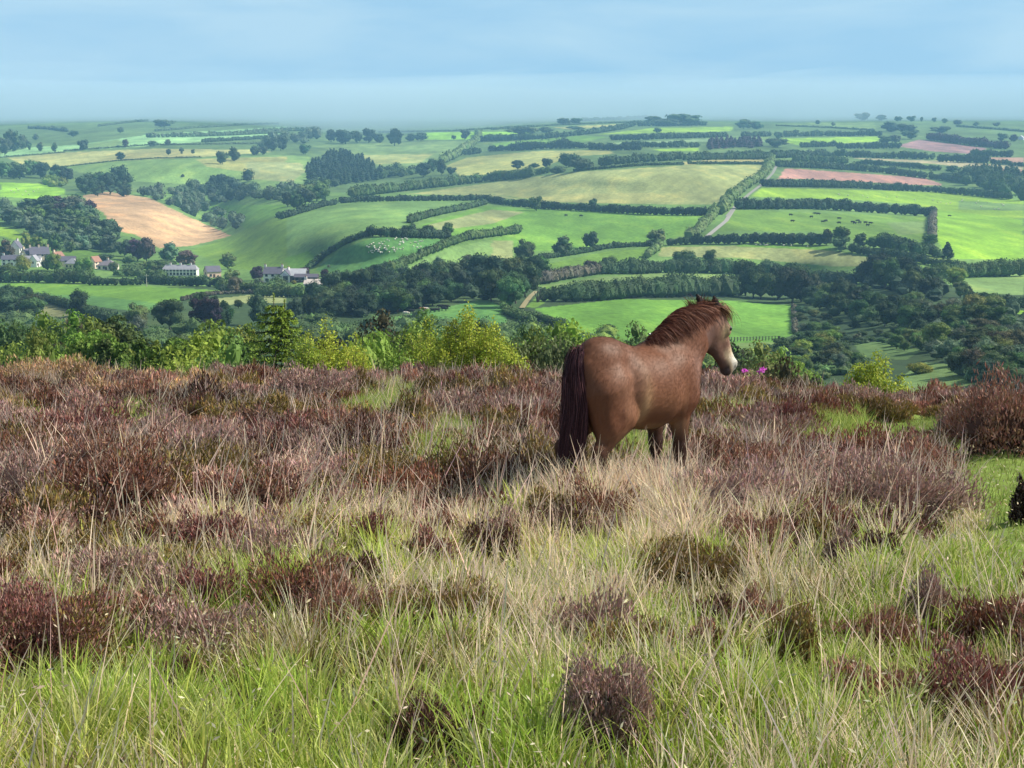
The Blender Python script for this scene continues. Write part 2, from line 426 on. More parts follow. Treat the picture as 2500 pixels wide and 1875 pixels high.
HEDGES = """
d 16 .7|dark hedge curving along the top of the pale hillside field with a faint diagonal path|F 260,180 440,125 610,75 700,62
d 15 .7|dark hedge between the big olive field above and the diagonal path field below|F 740,52 880,42 1200,35 1650,32 1860,28
d 17 .7|short dark hedge left of the single rounded tree on the olive field's lower edge|F 1860,36 1990,65 2170,82
d 19 .7|long dark hedge below the olive field, from the rounded tree to the lane|G 285,90 700,110 1200,138 1700,148
L 22 .5|pale leafy hedge climbing beside the upper stretch of the grey lane|C 2165,505 2140,570 2090,650 1960,730 1830,840 1770,930
L 24 .5|light green hedge following the lower bend of the lane to its foot|G 1730,120 1690,190 1600,280 1520,335
d 24 .7|square dark hedge at the foot of the lane, ending at a pale gateway|G 1560,365 1800,365 2045,360
d 28 .7|tall dark hedge right of the pale gateway below the black cattle|H 175,365 430,370 690,376
D 23 .7|long trimmed hedge sloping down right above the olive-brown strip field|H 880,435 1080,460 1350,500 1550,545 1680,560
D 34 .6|dark bushy hedge under the corner of the black cattle field|H 1120,400 1260,430 1400,450 1560,472
B 20 .6|row of shadowed bushes running uphill at the right end of the cattle field|H 1490,370 1500,300 1505,220 1510,120
d 27 .7|thick uneven hedge along the top of the black cattle field, left length|H 10,98 300,98 610,95
d 27 .7|thick hedge with a few taller bushes above the cattle field, right length|H 620,100 900,115 1200,135 1490,155
d 18 .7|dense dark hedge along the lower side of the pink ploughed strip|D 210,712 560,718 900,725 1250,745 1550,758
D 17 .7|hedge continuing right from the ploughed strip's lower corner gateway|D 1575,762 1800,780 2110,812
D 17 .7|long hedge along the upper side of the pink ploughed strip|D 310,560 600,572 900,588 1200,615 1455,650
D 18 .7|short hedge right of the gap at the ploughed strip's right end|D 1480,652 1640,670 1790,690
M 17 .7|lighter green hedge just above the ploughed strip's upper hedge, left piece|D 440,515 640,525 850,535
D 13 .7|low hedge just above the ploughed strip's upper hedge, right piece|D 930,540 1250,560 1550,590
D 20 .7|broad dark hedge belt crossing above the olive field to the lane top|C 850,555 1100,530 1400,512 1800,505 2110,503
D 18 .7|broad dark hedge belt running right from the top of the lane|D 10,500 300,495 430,488 700,480 1000,492 1500,502
d 19 .7|dark hedge and bushes left of the mauve ploughland's lower corner|D 1560,520 1750,525 1930,532
D 7 .9|thin low hedge on the top left edge of the big olive field|C 640,596 900,575 1200,550 1480,545
D 7 .9|thin low hedge on the top right edge of the big olive field|C 1520,540 1800,540 2100,542
L 14 .6|pale hedge strip on the top left corner of the big olive field|C 10,672 130,655 250,630 440,606
M 24 .5|broad light green hedge belt bordering the olive field's far left side|B 820,800 1000,775 1250,745 1600,705 1900,670 2200,640
d 20 .7|dark tall hedge at the back of the small straw coloured field|C 150,437 350,425 570,416
d 16 .7|short dark hedge right of a small gap behind the straw coloured field|C 585,418 720,416
d 16 .7|low dark hedge with rounded bushes right of the straw coloured field|C 770,425 900,432 1150,432
D 15 .7|dark hedge in front of the thin turquoise strip field|C 1020,408 1300,412 1600,410
D 14 .7|dark hedge left piece above the turquoise strip field|C 920,356 1100,354 1250,350
D 14 .7|dark hedge right piece above the turquoise strip field|C 1272,347 1500,340 1800,332
D 13 .7|long dark hedge sweeping up right towards the distant bright fields|C 0,360 200,355 400,345 750,310 1000,272 1100,245
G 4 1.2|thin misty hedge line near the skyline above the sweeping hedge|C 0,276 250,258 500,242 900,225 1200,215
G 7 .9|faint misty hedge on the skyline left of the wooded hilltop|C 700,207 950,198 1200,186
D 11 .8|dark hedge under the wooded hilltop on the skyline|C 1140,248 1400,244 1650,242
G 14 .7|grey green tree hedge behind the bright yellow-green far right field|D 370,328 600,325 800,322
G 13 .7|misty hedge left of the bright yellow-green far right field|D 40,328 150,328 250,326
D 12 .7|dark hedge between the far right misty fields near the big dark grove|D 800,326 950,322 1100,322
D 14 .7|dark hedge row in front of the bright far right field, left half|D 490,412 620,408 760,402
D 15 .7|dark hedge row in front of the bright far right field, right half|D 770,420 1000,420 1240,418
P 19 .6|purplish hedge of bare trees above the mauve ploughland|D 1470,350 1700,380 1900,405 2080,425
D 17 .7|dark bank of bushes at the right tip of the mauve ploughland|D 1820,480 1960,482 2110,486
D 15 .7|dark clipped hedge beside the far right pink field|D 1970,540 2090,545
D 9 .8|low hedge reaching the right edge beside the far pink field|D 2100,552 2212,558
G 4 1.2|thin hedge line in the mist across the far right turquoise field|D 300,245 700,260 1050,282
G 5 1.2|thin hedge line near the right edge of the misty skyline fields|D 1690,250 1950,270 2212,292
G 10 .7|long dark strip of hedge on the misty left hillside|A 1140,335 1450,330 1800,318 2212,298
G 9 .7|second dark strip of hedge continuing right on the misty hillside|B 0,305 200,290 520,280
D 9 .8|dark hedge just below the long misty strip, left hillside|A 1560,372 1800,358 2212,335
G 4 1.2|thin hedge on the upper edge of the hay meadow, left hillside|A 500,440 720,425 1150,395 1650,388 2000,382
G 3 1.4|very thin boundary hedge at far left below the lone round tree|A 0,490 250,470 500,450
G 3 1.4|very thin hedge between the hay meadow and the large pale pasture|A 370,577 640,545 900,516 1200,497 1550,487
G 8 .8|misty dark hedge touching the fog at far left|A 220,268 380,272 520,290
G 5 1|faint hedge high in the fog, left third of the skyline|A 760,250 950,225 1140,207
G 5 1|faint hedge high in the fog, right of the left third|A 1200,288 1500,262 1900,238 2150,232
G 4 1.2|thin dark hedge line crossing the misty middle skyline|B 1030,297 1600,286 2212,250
D 14 .7|dark hedge leading right from the middle of the misty hillside|B 1800,366 2000,360 2212,345
D 15 .7|dark bank of bushes left of the straw coloured field's top corner|B 1630,476 1800,458
d 14 .7|dark bushes along the left end of the straw coloured field's back hedge|B 1880,442 2060,432 2212,425
L 18 .5|pale hedge climbing steeply from the dark clump to the misty hedge|B 1510,540 1640,475 1730,410 1800,360 1790,310
D 17 .6|dark hedge climbing between the diagonal path field and the sheep field|F 490,560 620,460 760,375 860,330 960,302
D 17 .6|row of bushes climbing from the sheep field's top to the long upper hedge|F 1260,208 1380,170 1500,140 1700,100 1850,60
d 24 .6|shadowy hedge with tree humps along the top of the sheep field|F 960,305 1100,312 1250,318 1400,322 1560,325
M 22 .6|broad hedge climbing along the right side of the sheep field|F 1130,585 1300,500 1430,440 1560,385 1700,340
M 22 .6|broad bushy hedge stub ending in the middle of the cattle pasture|F 1720,335 1900,310 2100,285
D 14 .7|long dark hedge under the three round trees, left length|G 0,552 180,525 360,490 640,450
D 14 .7|long dark hedge under the three round trees, right length|G 650,448 880,405 1050,390 1230,385
D 18 .7|dark hedge joining the pale tree to the foot of the lane|G 1370,376 1460,372 1545,366
L 20 .5|short light hedge dropping from the pale tree towards the lower hedge|G 1310,385 1260,430 1200,475
D 34 .6|tall dark hedge above the narrow curved pasture, left half|G 830,600 1060,598 1300,590 1520,590
D 34 .6|tall dark hedge above the narrow curved pasture, right half|G 1530,590 1850,598 2212,600 H 300,610
D 28 .6|tall dark hedge falling right from the narrow pasture to the dark oaks|H 310,612 500,640 700,665 850,675
B 32 .6|brownish scrubby hedge at the left end of the narrow curved pasture|G 370,680 500,655 650,625 820,600
D 46 .55|big dark hedge of round trees behind the pony, leftmost section|G 430,810 640,812 850,800
D 46 .55|big dark hedge of round trees behind the pony, section left of its ears|G 870,800 960,792 1060,780
D 54 .55|big dark hedge of round trees behind the pony's head|G 1080,780 1300,778 1500,770 1700,770 1870,770
M 40 .6|tall leafy hedge above the pasture at the far right edge|H 1540,632 1750,625 2000,618 2212,615
D 26 .6|dark hedge below the pasture at the far right edge|H 1770,805 1950,820 2212,860
D 24 .6|dark hedge running down right from the dark bush in the valley field|E 300,735 500,790 730,865 940,930
B 11 .7|low brown hedge curving round the small olive valley field|E 1410,742 1500,715 1700,692 1980,688
M 32 .6|bushy green hedge in front of the village, left part|E 0,595 250,598 500,602 700,610
D 20 .6|low hedge between the valley field and the hipped bungalow's garden|E 700,620 900,622 1080,620
D 25 .6|dark hedge in front of the long white terrace|E 1090,600 1300,620 1500,628 1690,632
M 28 .6|leafy hedge between the small olive field and the white farmhouse|E 1700,665 1950,680 2212,695
M 26 .6|leafy green hedge below the white farmhouse and barn|F 80,770 250,775 400,775 600,760
M 20 .6|scrubby hedge bank running down right below the rutted track|F 1990,880 2212,985 G 100,905
M 20 .6|scrubby hedge bank under the left corner of the field behind the pony|G 110,905 300,940 480,985 640,1035
B 13 .7|thin line of bushes on the right edge of the field behind the pony|H 432,850 440,950 445,1060
""".strip().split('\n')
for s in HEDGES: hedge(s)

# ---------------------------------------------------------------- tree prototypes (unit height)
def limbs(mb, r, base=.035, top=.62, n=5, spread=.3, k=6, mat=1):
    z = np.linspace(0, top, 7); w = np.cumsum(r.normal(0, .012, (7, 2)), 0)
    tr = np.stack([w[:, 0], w[:, 1], z], 1)
    mb.tube(tr, np.linspace(base, base * .35, 7), (1, 1, 1), mat, k)
    for i in range(n):
        a = r.uniform(0, 6.28); s = tr[r.integers(2, 6)]
        e = s + np.array([math.cos(a) * spread, math.sin(a) * spread, r.uniform(.12, .3)])
        mid = (s + e) / 2 + [0, 0, .03]
        mb.tube([s, mid, e], [base * .45, base * .3, base * .12], (1, 1, 1), mat, 5)

def crown_lobes(r, kind):
    if kind == 'round':
        n = 20; d = rnd_dir(n, r); d[:, 2] += .12
        C = np.stack([d[:, 0] * .33, d[:, 1] * .33, .50 + d[:, 2] * .34], 1); Rd = r.uniform(.13, .21, n)
        C = np.concatenate([C, [[0, 0, .58], [0, 0, .34]]]); Rd = np.append(Rd, [.28, .25])
    elif kind == 'tall':
        n = 20; z = r.uniform(.12, .9, n); w = .20 * np.sin(np.clip((z - .08) / .9, 0, 1) * math.pi) ** .7; a = r.uniform(0, 6.28, n)
        C = np.stack([w * np.cos(a), w * np.sin(a), z], 1); Rd = r.uniform(.09, .15, n)
        C = np.concatenate([C, [[0, 0, .4], [0, 0, .62]]]); Rd = np.append(Rd, [.2, .19])
    elif kind == 'conifer':
        n = 30; z = np.linspace(.12, .97, n); w = .30 * (1 - z) ** .75 ; a = np.arange(n) * 2.4
        C = np.stack([w * np.cos(a) * .75, w * np.sin(a) * .75, z], 1); Rd = .035 + .12 * (1 - z)
        C = np.concatenate([C, [[0, 0, .3], [0, 0, .5], [0, 0, .7]]]); Rd = np.append(Rd, [.2, .15, .09])
    else:   # bush
        n = 14; d = rnd_dir(n, r); d[:, 2] = np.abs(d[:, 2])
        C = np.stack([d[:, 0] * .45, d[:, 1] * .45, .22 + d[:, 2] * .5], 1); Rd = r.uniform(.2, .33, n)
        C = np.concatenate([C, [[0, 0, .35]]]); Rd = np.append(Rd, .42)
    return C, Rd

PROTO = {}
for kind in ('round', 'tall', 'conifer', 'bush'):
    for lod, nl, ls in (('far', 420, .052), ('mid', 2200, .026), ('near', 11000, .0135)):
        for v in range(5 if lod != 'near' else 3):
            r = np.random.default_rng(hash((len(kind), lod == 'far', lod == 'mid', v)) % 9999 + 5)
            C, Rd = crown_lobes(r, kind)
            if lod == 'near':      # break the big masses into sprays
                k = 4; d = rnd_dir(len(C) * k, r); C2 = np.repeat(C, k, 0) + d * np.repeat(Rd, k)[:, None] * .85
                C = np.concatenate([C, C2]); Rd = np.concatenate([Rd * .85, r.uniform(.3, .5, len(C2)) * np.repeat(Rd, k)])
            m = MB()
            lobed(m, C, Rd, nl, ls * (1.3 if kind == 'bush' else 1), r=r, core={'far': .86, 'mid': .8, 'near': .62}[lod], cv=.16, jit=.6)
            if kind != 'bush' and lod == 'far':
                limbs(m, r, n=0, k=5, top=.4)
            cm = m.mesh('crown', [M_far if lod == 'far' else M_leaf, M_bark])
            tm = None
            if lod != 'far':
                t = MB(); limbs(t, r, n=(0 if kind == 'conifer' else 6), mat=0, top=.9 if kind == 'conifer' else .62, base=.028 if kind != 'bush' else .05,
                                spread={'round': .27, 'tall': .13, 'conifer': .1, 'bush': .35}[kind])
                tm = t.mesh('trunk', [M_bark], True)
            PROTO[kind, lod, v] = (cm, tm)

def tree_at(loc, h, w, kind, col, label, cat='tree', group=None, lod='mid', name=None):
    name = name or {'round': 'broadleaf_tree', 'tall': 'broadleaf_tree', 'conifer': 'conifer_tree', 'bush': 'bush'}[kind]
    v = int(rng.integers(5 if lod != 'near' else 3)); cm, tm = PROTO[kind, lod, v]
    col = np.array(LC[col] if isinstance(col, str) else col) * rng.uniform(.72, 1.38) * np.clip(rng.normal(1, .09, 3), .8, 1.25)
    sx = w / {'round': .98, 'tall': .56, 'conifer': .62, 'bush': 1.3}[kind]
    sc = (sx, sx * rng.uniform(.85, 1.1), h * {'bush': 1 / .93}.get(kind, 1.0))
    rz = rng.uniform(0, 6.28)
    loc = np.array(loc) - [0, 0, .02 * h]
    if tm is None:
        o = link(name, cm, loc=loc, scale=sc, rotz=rz, color=col)
        tag(o, label, cat, group); return o
    e = link(name, None, loc=loc, scale=sc, rotz=rz); tag(e, label, cat, group)
    link('crown', cm, e, color=col); link('trunk', tm, e, color=(.10, .085, .07)); return e

def tree(px, py, hpx, wpx, col, kind, label, group=None, cat=None, lod=None, name=None):
    g = gpt(px, py); d = float(g[1]); s = d / F
    cat = cat or ('bush' if kind == 'bush' else 'tree')
    if not name and not group and kind in ('round', 'tall'): name = 'hedgerow_tree'
    return tree_at(g, hpx * s, wpx * s, kind, col, label, cat, group, lod or ('far' if d > 820 else 'mid'), name)

# single trees that stand on their own:  sheet x,base y,height,width  colour kind | label
SINGLE = """
A 640,432 85 90 D round|lone dark round tree on the hay meadow's upper edge, far left
A 968,410 62 45 B tall|slender brownish tree right of the lone round tree, leaning
A 930,510 65 85 D round|small dark tree standing inside the hay meadow
A 1718,540 105 105 D round|left tree of the touching pair with a cast shadow, pale pasture
A 1810,515 105 120 D round|right tree of the touching pair in the pale pasture
A 1300,470 50 48 D round|small dark tree among saplings on the hay meadow's edge
A 1402,460 50 34 G tall|thin sapling right of the small tree on the hay meadow's edge
A 1490,460 42 30 G tall|last thin sapling on the right along the hay meadow's edge
A 1412,640 26 26 D bush|tiny lone bush in the middle of the large pale pasture
B 460,465 82 95 D round|single round tree above the dark conifer block
B 70,470 72 90 D round|dark round tree left of the single tree above the conifers
B 130,468 70 80 G round|paler tree touching the dark round tree, above the pale pasture
B 200,440 110 120 D round|tall dark tree at the left end of the hilltop row
B 270,435 115 110 D round|tall dark tree second along the hilltop row
B 660,370 95 100 D round|dark tree with pale gaps beneath, hilltop row
B 770,385 115 170 d round|broad dark tree in the middle of the hilltop row
B 860,378 100 90 D round|rounded tree right of the broad dark hilltop tree
B 950,375 110 120 d round|tall dark tree with side lobe, right part of hilltop row
B 1030,375 70 100 D round|low spreading tree right of the tall lobed hilltop tree
B 1150,398 130 135 d round|large dark tree standing forward of the hilltop row, with shadow
B 1270,362 58 90 D round|low round tree just right of the large forward tree
B 1350,360 62 130 D round|wide low tree at the right end of the hilltop row
B 1605,350 35 50 D round|small dark bushy tree by the bright far field
B 1690,350 75 95 D round|round dark tree where the pale steep hedge meets the mist
B 1370,640 110 150 d round|left tree of the dark clump beside the straw coloured field
B 1450,600 110 100 D round|top tree of the dark clump beside the straw coloured field
B 1510,625 120 80 D round|right tree of the dark clump beside the straw coloured field
B 1590,620 62 80 d round|small dark tree alone right of the dark clump
B 2100,580 70 110 d round|dark round tree inside the straw coloured field
C 330,565 32 90 D bush|low dark bush inside the straw coloured field
C 430,565 75 95 d round|dark round tree at the right end of the straw coloured field
C 600,560 110 200 D round|large spreading tree above the olive field's left top
C 690,590 100 200 M round|paler spreading tree in front of the large one, olive field top
C 510,610 55 130 M bush|pale rounded bush at the olive field's top left corner
G 345,110 115 120 M round|single rounded pale tree on the olive field's lower hedge
G 780,95 90 70 G tall|thin greyish tree sticking out of the hedge below the olive field
G 252,490 165 200 D round|leftmost of the three big round trees on the long hedge
G 540,460 155 180 D round|middle one of the three big round trees on the long hedge
G 765,405 145 130 d round|rightmost and tallest of the three big round trees
G 1275,375 130 185 L round|pale spreading tree near the foot of the lane
G 1545,280 45 55 D round|small dark tree against the pale hedge beside the lane
G 910,590 130 140 M round|bright bushy tree at the left end of the tall curved hedge
G 1490,560 150 200 M round|leafy tree rising out of the tall curved hedge
G 1690,550 140 110 L tall|pale tree right of the leafy one in the curved hedge
G 760,600 110 130 P round|purplish tree at the end of the brownish scrubby hedge
G 320,660 130 130 M round|mid green tree at the lower left end of the scrubby hedge
H 688,375 125 110 M round|pale trunked tree in the hedge below the black cattle
H 810,400 170 150 M tall|tall pale green tree below the black cattle
H 800,425 115 150 M round|round pale tree below the tall one, cattle field hedge
H 950,395 115 110 D round|dark tree right of the tall pale one, cattle field hedge
H 1050,400 100 130 M round|rounded tree at the right end of the cattle field hedge
H 1290,420 115 110 D round|dark tree rising from the hedge at the cattle field corner
H 1490,375 90 130 M round|pale tree at the bottom of the uphill row of bushes
H 1620,475 130 110 d conifer|dark pointed tree at the bottom right of the cattle field corner
H 1500,120 40 90 D round|rounded tree at the top of the uphill row of bushes
H 1790,745 55 50 D bush|small dark bush on the left edge of the far right pasture
H 1800,800 80 60 L round|light bush below the far right pasture's corner
F 380,945 170 130 d round|purplish dark tree at the left tip of the big dark wood
F 1000,620 100 130 D round|dark tree humped above the foot of the sheep field
F 1060,625 130 160 D round|large dark tree at the foot of the sheep field's right hedge
F 880,650 100 140 G round|grey green tree below the sheep field
F 1230,625 95 140 G round|greyish tree at the bottom of the sheep field's right hedge
F 1480,580 115 110 G round|pale grey tree left of the purple one on the long hedge
F 1740,575 130 190 B round|brown grey tree with pale twigs on the long hedge
F 1270,285 85 140 D round|left dark tree in the hedge on top of the sheep field
F 1410,310 95 110 d round|middle dark tree in the hedge on top of the sheep field
F 1560,300 100 110 M round|pale tree at the right end of the sheep field's top hedge
F 90,640 105 115 P round|dark purple tree left of the white farmhouse
F 295,650 110 55 y conifer|bright green pointed tree in front of the white farmhouse
F 455,640 100 85 P round|dark purple tree right of the farm barn
F 612,665 105 75 P tall|dark violet beech standing right of the barn
F 655,690 65 60 L round|small bright green tree next to the orange tree
F 702,690 75 55 R tall|small orange-brown tree right of the low white cottage
F 640,545 20 30 S bush|pale shrub above the orange-brown tree
F 820,690 75 100 L round|yellow-green rounded tree right of the orange-brown tree
F 745,665 75 110 M round|green tree behind the orange-brown tree
F 100,690 65 100 S round|pale shrub at the left end of the farmhouse garden
F 370,675 30 45 A bush|yellow-orange shrub in front of the farm barn
E 1760,495 125 150 M round|rounded tree on the hillside above the long white terrace
E 1985,585 115 120 P round|dark purple tree on the terrace's far right towards the farmhouse
E 1060,430 170 180 P round|very dark round tree under the tan hillside
E 960,400 140 130 d round|dark blue-green tree left of the very dark round one
E 1130,440 200 150 B round|bare grey-brown tree right of the very dark round one
E 1300,440 150 170 G round|grey green tree below the right end of the tan hillside
E 1440,480 130 190 B round|brownish tree above the right end of the white terrace
E 1000,450 60 110 M bush|green garden bush above the hipped bungalow
E 1130,510 80 130 M round|leafy garden tree left of the long white terrace
E 1220,545 80 120 D round|dark garden tree touching the left end of the terrace
E 1230,560 30 70 y bush|yellowish bush below the left end of the terrace
E 1780,590 100 150 L round|pale green tree right of the pink gabled cottage
E 1815,685 130 130 B round|bare spreading tree at the end of the low brown hedge
E 1710,680 75 50 G tall|narrow tree left of the bare spreading one
E 60,415 150 130 b round|reddish brown tree in front of the tall white village house
E 215,360 150 120 y round|bright green tree left of the pair behind the village roofs
E 295,375 135 130 y round|bright green tree right of the pair behind the village roofs
E 425,385 170 130 M round|tall rounded tree right of the bright pair, village
E 180,510 115 140 y bush|yellow-green bush in front of the white gabled cottage
E 370,505 115 110 D bush|dark bush beside the big slate roofed house
E 420,515 140 140 y round|bright green tree between the big slate house and the low roofs
E 650,590 185 190 L round|tall pale green tree hiding the right end of the village
E 60,590 140 160 M round|green bush at the lower left corner of the village
E 820,430 55 140 D bush|dark garden bush behind the tan gabled cottage
E 880,510 70 90 M bush|green bush in front of the hipped bungalow
E 1260,480 60 230 M bush|long bush behind the roof of the white terrace
E 605,850 195 210 D round|large dark bushy tree in the middle of the valley field's near edge
E 45,680 55 90 D bush|dark bush at the left end of the valley field
E 1050,945 195 230 L round|large pale green tree below the valley field
E 1060,1030 170 190 B round|bare grey shrubby tree below the large pale green one
E 1310,960 240 300 D round|massive dark blue-green tree below the valley field
E 2000,940 260 230 D round|massive dark tree left of the near spruce
E 1840,800 70 80 M round|small round tree right of the vertical dark trunks
E 1520,1000 110 150 G conifer|misty green conifer left of the slender bright one
E 1200,1000 60 200 M bush|grey green bushes below the bare grey shrubby tree
H 1690,690 150 180 y round|bright yellow-green tree at the right end of the dark oaks
H 1400,800 40 100 y bush|bright bush under the dark oaks' edge
H 1720,780 130 150 L round|light green tree below the bright yellow-green one
H 350,1140 60 80 D bush|dark bush at the lower fence of the field behind the pony
H 1390,1365 85 230 A bush|gorse bush with orange-yellow bloom on the smooth green mound
H 930,1130 85 100 S round|pale flowering hawthorn on the scrubby slope
H 630,1180 85 110 S round|pale flowering hawthorn low on the scrubby slope
G 910,1030 45 95 D bush|dark bush on the lower edge of the field behind the pony
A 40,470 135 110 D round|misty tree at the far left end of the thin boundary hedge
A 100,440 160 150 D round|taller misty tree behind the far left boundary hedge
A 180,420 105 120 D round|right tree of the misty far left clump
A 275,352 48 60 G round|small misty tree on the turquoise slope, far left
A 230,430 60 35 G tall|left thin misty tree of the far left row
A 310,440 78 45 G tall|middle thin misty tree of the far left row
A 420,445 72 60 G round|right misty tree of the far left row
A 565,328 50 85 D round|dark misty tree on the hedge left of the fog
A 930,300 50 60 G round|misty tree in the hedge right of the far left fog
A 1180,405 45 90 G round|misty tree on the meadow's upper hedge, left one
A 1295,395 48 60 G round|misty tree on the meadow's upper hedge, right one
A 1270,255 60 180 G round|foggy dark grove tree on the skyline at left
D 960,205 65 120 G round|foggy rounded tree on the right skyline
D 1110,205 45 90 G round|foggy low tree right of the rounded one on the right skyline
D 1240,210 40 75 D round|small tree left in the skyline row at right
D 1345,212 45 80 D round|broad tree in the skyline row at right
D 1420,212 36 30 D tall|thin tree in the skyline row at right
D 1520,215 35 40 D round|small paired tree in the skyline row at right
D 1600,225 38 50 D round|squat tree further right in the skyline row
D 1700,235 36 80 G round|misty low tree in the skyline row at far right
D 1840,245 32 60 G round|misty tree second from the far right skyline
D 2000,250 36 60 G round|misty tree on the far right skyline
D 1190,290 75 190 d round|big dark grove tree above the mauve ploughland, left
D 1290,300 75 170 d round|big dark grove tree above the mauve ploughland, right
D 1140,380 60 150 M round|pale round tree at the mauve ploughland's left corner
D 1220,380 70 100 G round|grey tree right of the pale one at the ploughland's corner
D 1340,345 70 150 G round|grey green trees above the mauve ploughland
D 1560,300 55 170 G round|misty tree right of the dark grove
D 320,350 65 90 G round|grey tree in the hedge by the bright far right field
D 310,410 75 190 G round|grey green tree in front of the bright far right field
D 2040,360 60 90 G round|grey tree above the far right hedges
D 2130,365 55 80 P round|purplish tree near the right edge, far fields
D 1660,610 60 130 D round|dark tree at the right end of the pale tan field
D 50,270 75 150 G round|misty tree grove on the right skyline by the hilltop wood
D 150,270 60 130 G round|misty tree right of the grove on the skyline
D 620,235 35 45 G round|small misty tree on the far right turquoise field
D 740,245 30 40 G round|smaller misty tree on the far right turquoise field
C 1480,240 90 330 D round|dark wooded hilltop mass on the skyline, right part
C 1340,245 55 250 G round|dark wooded hilltop mass on the skyline, left part
C 1250,225 55 140 L round|pale wood edge left of the wooded hilltop
C 560,230 45 130 G round|pale misty trees on the skyline left of the hilltop, left
C 650,228 45 120 G round|pale misty trees on the skyline left of the hilltop, right
C 210,310 60 220 D round|dark rounded grove left on the sweeping hedge
C 310,305 50 120 L round|pale tree right of the grove on the sweeping hedge
C 420,295 42 130 M round|misty bush right of the pale tree on the sweeping hedge
C 640,270 22 150 D bush|low dark bushes on the far hay strip
C 1280,300 42 70 D round|small dark tree at the left end of the far bright green field
""".strip().split('\n')
for ln in SINGLE:
    a, label = ln.split('|'); cr, xy, hh, ww, col, kind = a.split()
    p = pts(cr + ' ' + xy)[0]; k = CROPS[cr][2]
    tree(p[0], p[1], float(hh) / k, float(ww) / k, col, kind, label)

# woods: trees spread over an outlined piece of land
def wood(poly, n, hpx, wpx, cols, kinds, fmt, group, hj=.15, place=None):
    nm = 'oak_tree' if 'oak' in group else None; hpx *= 1.08; wpx *= 1.22
    pg = pts(poly); got = []
    lo, hi = pg.min(0), pg.max(0); best = 9e9
    md = math.sqrt((hi - lo).prod() / n) * .62
    tries = 0
    while len(got) < n and tries < 6000:
        tries += 1
        q = rng.uniform(lo, hi)
        if not inpoly(q[:1], q[1:], pg)[0]: continue
        if any(abs(q[0] - g[0]) ** 2 + (1.7 * (q[1] - g[1])) ** 2 < md * md for g in got):
            if tries % 300 == 0: md *= .9
            continue
        got.append(q)
    got.sort(key=lambda g: g[0])
    for i, q in enumerate(got):
        f = rng.normal(1, hj); kk = kinds[rng.integers(len(kinds))]
        (place or tree)(q[0], q[1], hpx * f, wpx * f * rng.uniform(.85, 1.2), cols[rng.integers(len(cols))], kk, fmt.format(ORD(i + 1), len(got)) + ', from left', group, name=nm)

wood('F 420,950 700,945 1000,925 1300,880 1700,795 1700,745 1300,800 1000,850 600,890', 26, 52, 48, 'ddDdM', ['round'], '{0} of {1} dark oaks along the front edge of the central wood', 'oaks along the front of the central wood')
wood('F 450,850 800,770 1300,700 1900,690 2000,720 1700,735 1300,790 900,840 600,880', 26, 56, 50, 'dDDdM', ['round'], '{0} of {1} dark oaks in the back ranks of the central wood', 'oaks in the back of the central wood')
wood('F 1850,800 2050,880 2150,850 2260,690 2150,650 1950,720', 9, 72, 62, 'DdDM', ['round'], '{0} of {1} tall dark trees at the right end of the central wood', 'trees at the right end of the central wood')
wood('F 1950,690 2300,680 2290,640 2100,640', 4, 50, 48, 'yM', ['round'], '{0} of {1} light green trees behind the right end of the central wood', 'light trees behind the central wood')
wood('E 0,120 150,190 480,330 500,380 640,360 860,380 890,300 860,240 700,90 560,60 300,70 0,60', 40, 35, 36, 'GMDGMDM', ['round', 'round', 'tall'], '{0} of {1} mixed trees in the steep wood beside the tan hillside', 'trees in the steep wood left of the tan hillside')
wood('E 420,130 800,160 760,60 640,40 450,60', 7, 38, 38, 'PdD', ['round'], '{0} of {1} purple-dark trees topping the steep wood by the tan hillside', 'dark trees topping the steep wood')
wood('A 0,650 350,690 340,620 200,590 0,600', 9, 34, 34, 'DdMD', ['round'], '{0} of {1} dark trees above the bright green far left field', 'dark trees above the bright left field')
wood('A 380,680 520,690 540,640 400,630', 4, 30, 30, 'Dd', ['round'], '{0} of {1} dark trees left of the big field oaks', 'dark trees left of the field oaks')
wood('A 540,790 980,800 960,740 700,700 640,740', 8, 44, 44, 'DdD', ['round'], '{0} of {1} big field oaks on the upper edge of the tan hillside', 'field oaks above the tan hillside')
wood('B 290,900 430,880 660,820 640,780 480,790 320,840', 9, 38, 38, 'DMLd', ['round'], '{0} of {1} trees in the leafy group at the valley head', 'big leafy group at the valley head')
wood('H 880,680 1100,710 1400,775 1510,815 1570,770 1500,700 1200,640 950,640', 16, 56, 54, 'dMdD', ['round'], '{0} of {1} dark oaks in the wood above the scrubby slope, right', 'dark oaks above the scrubby slope')
wood('H -40,785 490,830 520,790 300,775 0,760', 8, 66, 60, 'dDd', ['round'], "{0} of {1} flat topped dark trees right of the pony's head", "flat topped dark trees beyond the pony's head")
wood('H 500,840 800,940 1200,1030 1450,1100 1500,1000 1100,890 800,790 560,770', 26, 48, 46, 'dDDMd', ['round'], '{0} of {1} dark trees in the diagonal wood falling to the right', 'trees of the diagonal wood')
wood('H 1100,880 1500,990 1600,930 1400,830 1100,780', 16, 26, 30, 'MDMG', ['bush', 'round'], '{0} of {1} low trees above the diagonal wood on the right', 'low trees above the diagonal wood')
wood('H 1480,1110 1460,1220 1800,1380 2220,1420 2240,950 1950,920 1700,900 1560,930', 44, 52, 52, 'GMbGMDO', ['round', 'round', 'tall'], '{0} of {1} mixed trees in the big wood at the right edge', 'trees of the big right-hand wood')
wood('H 450,870 700,950 1000,1040 1420,1130 1380,1180 1000,1140 700,1120 470,1050', 24, 14, 30, 'MDGM', ['bush'], '{0} of {1} low dark bushes on the scrubby slope right of the field', 'bushes on the scrubby slope')
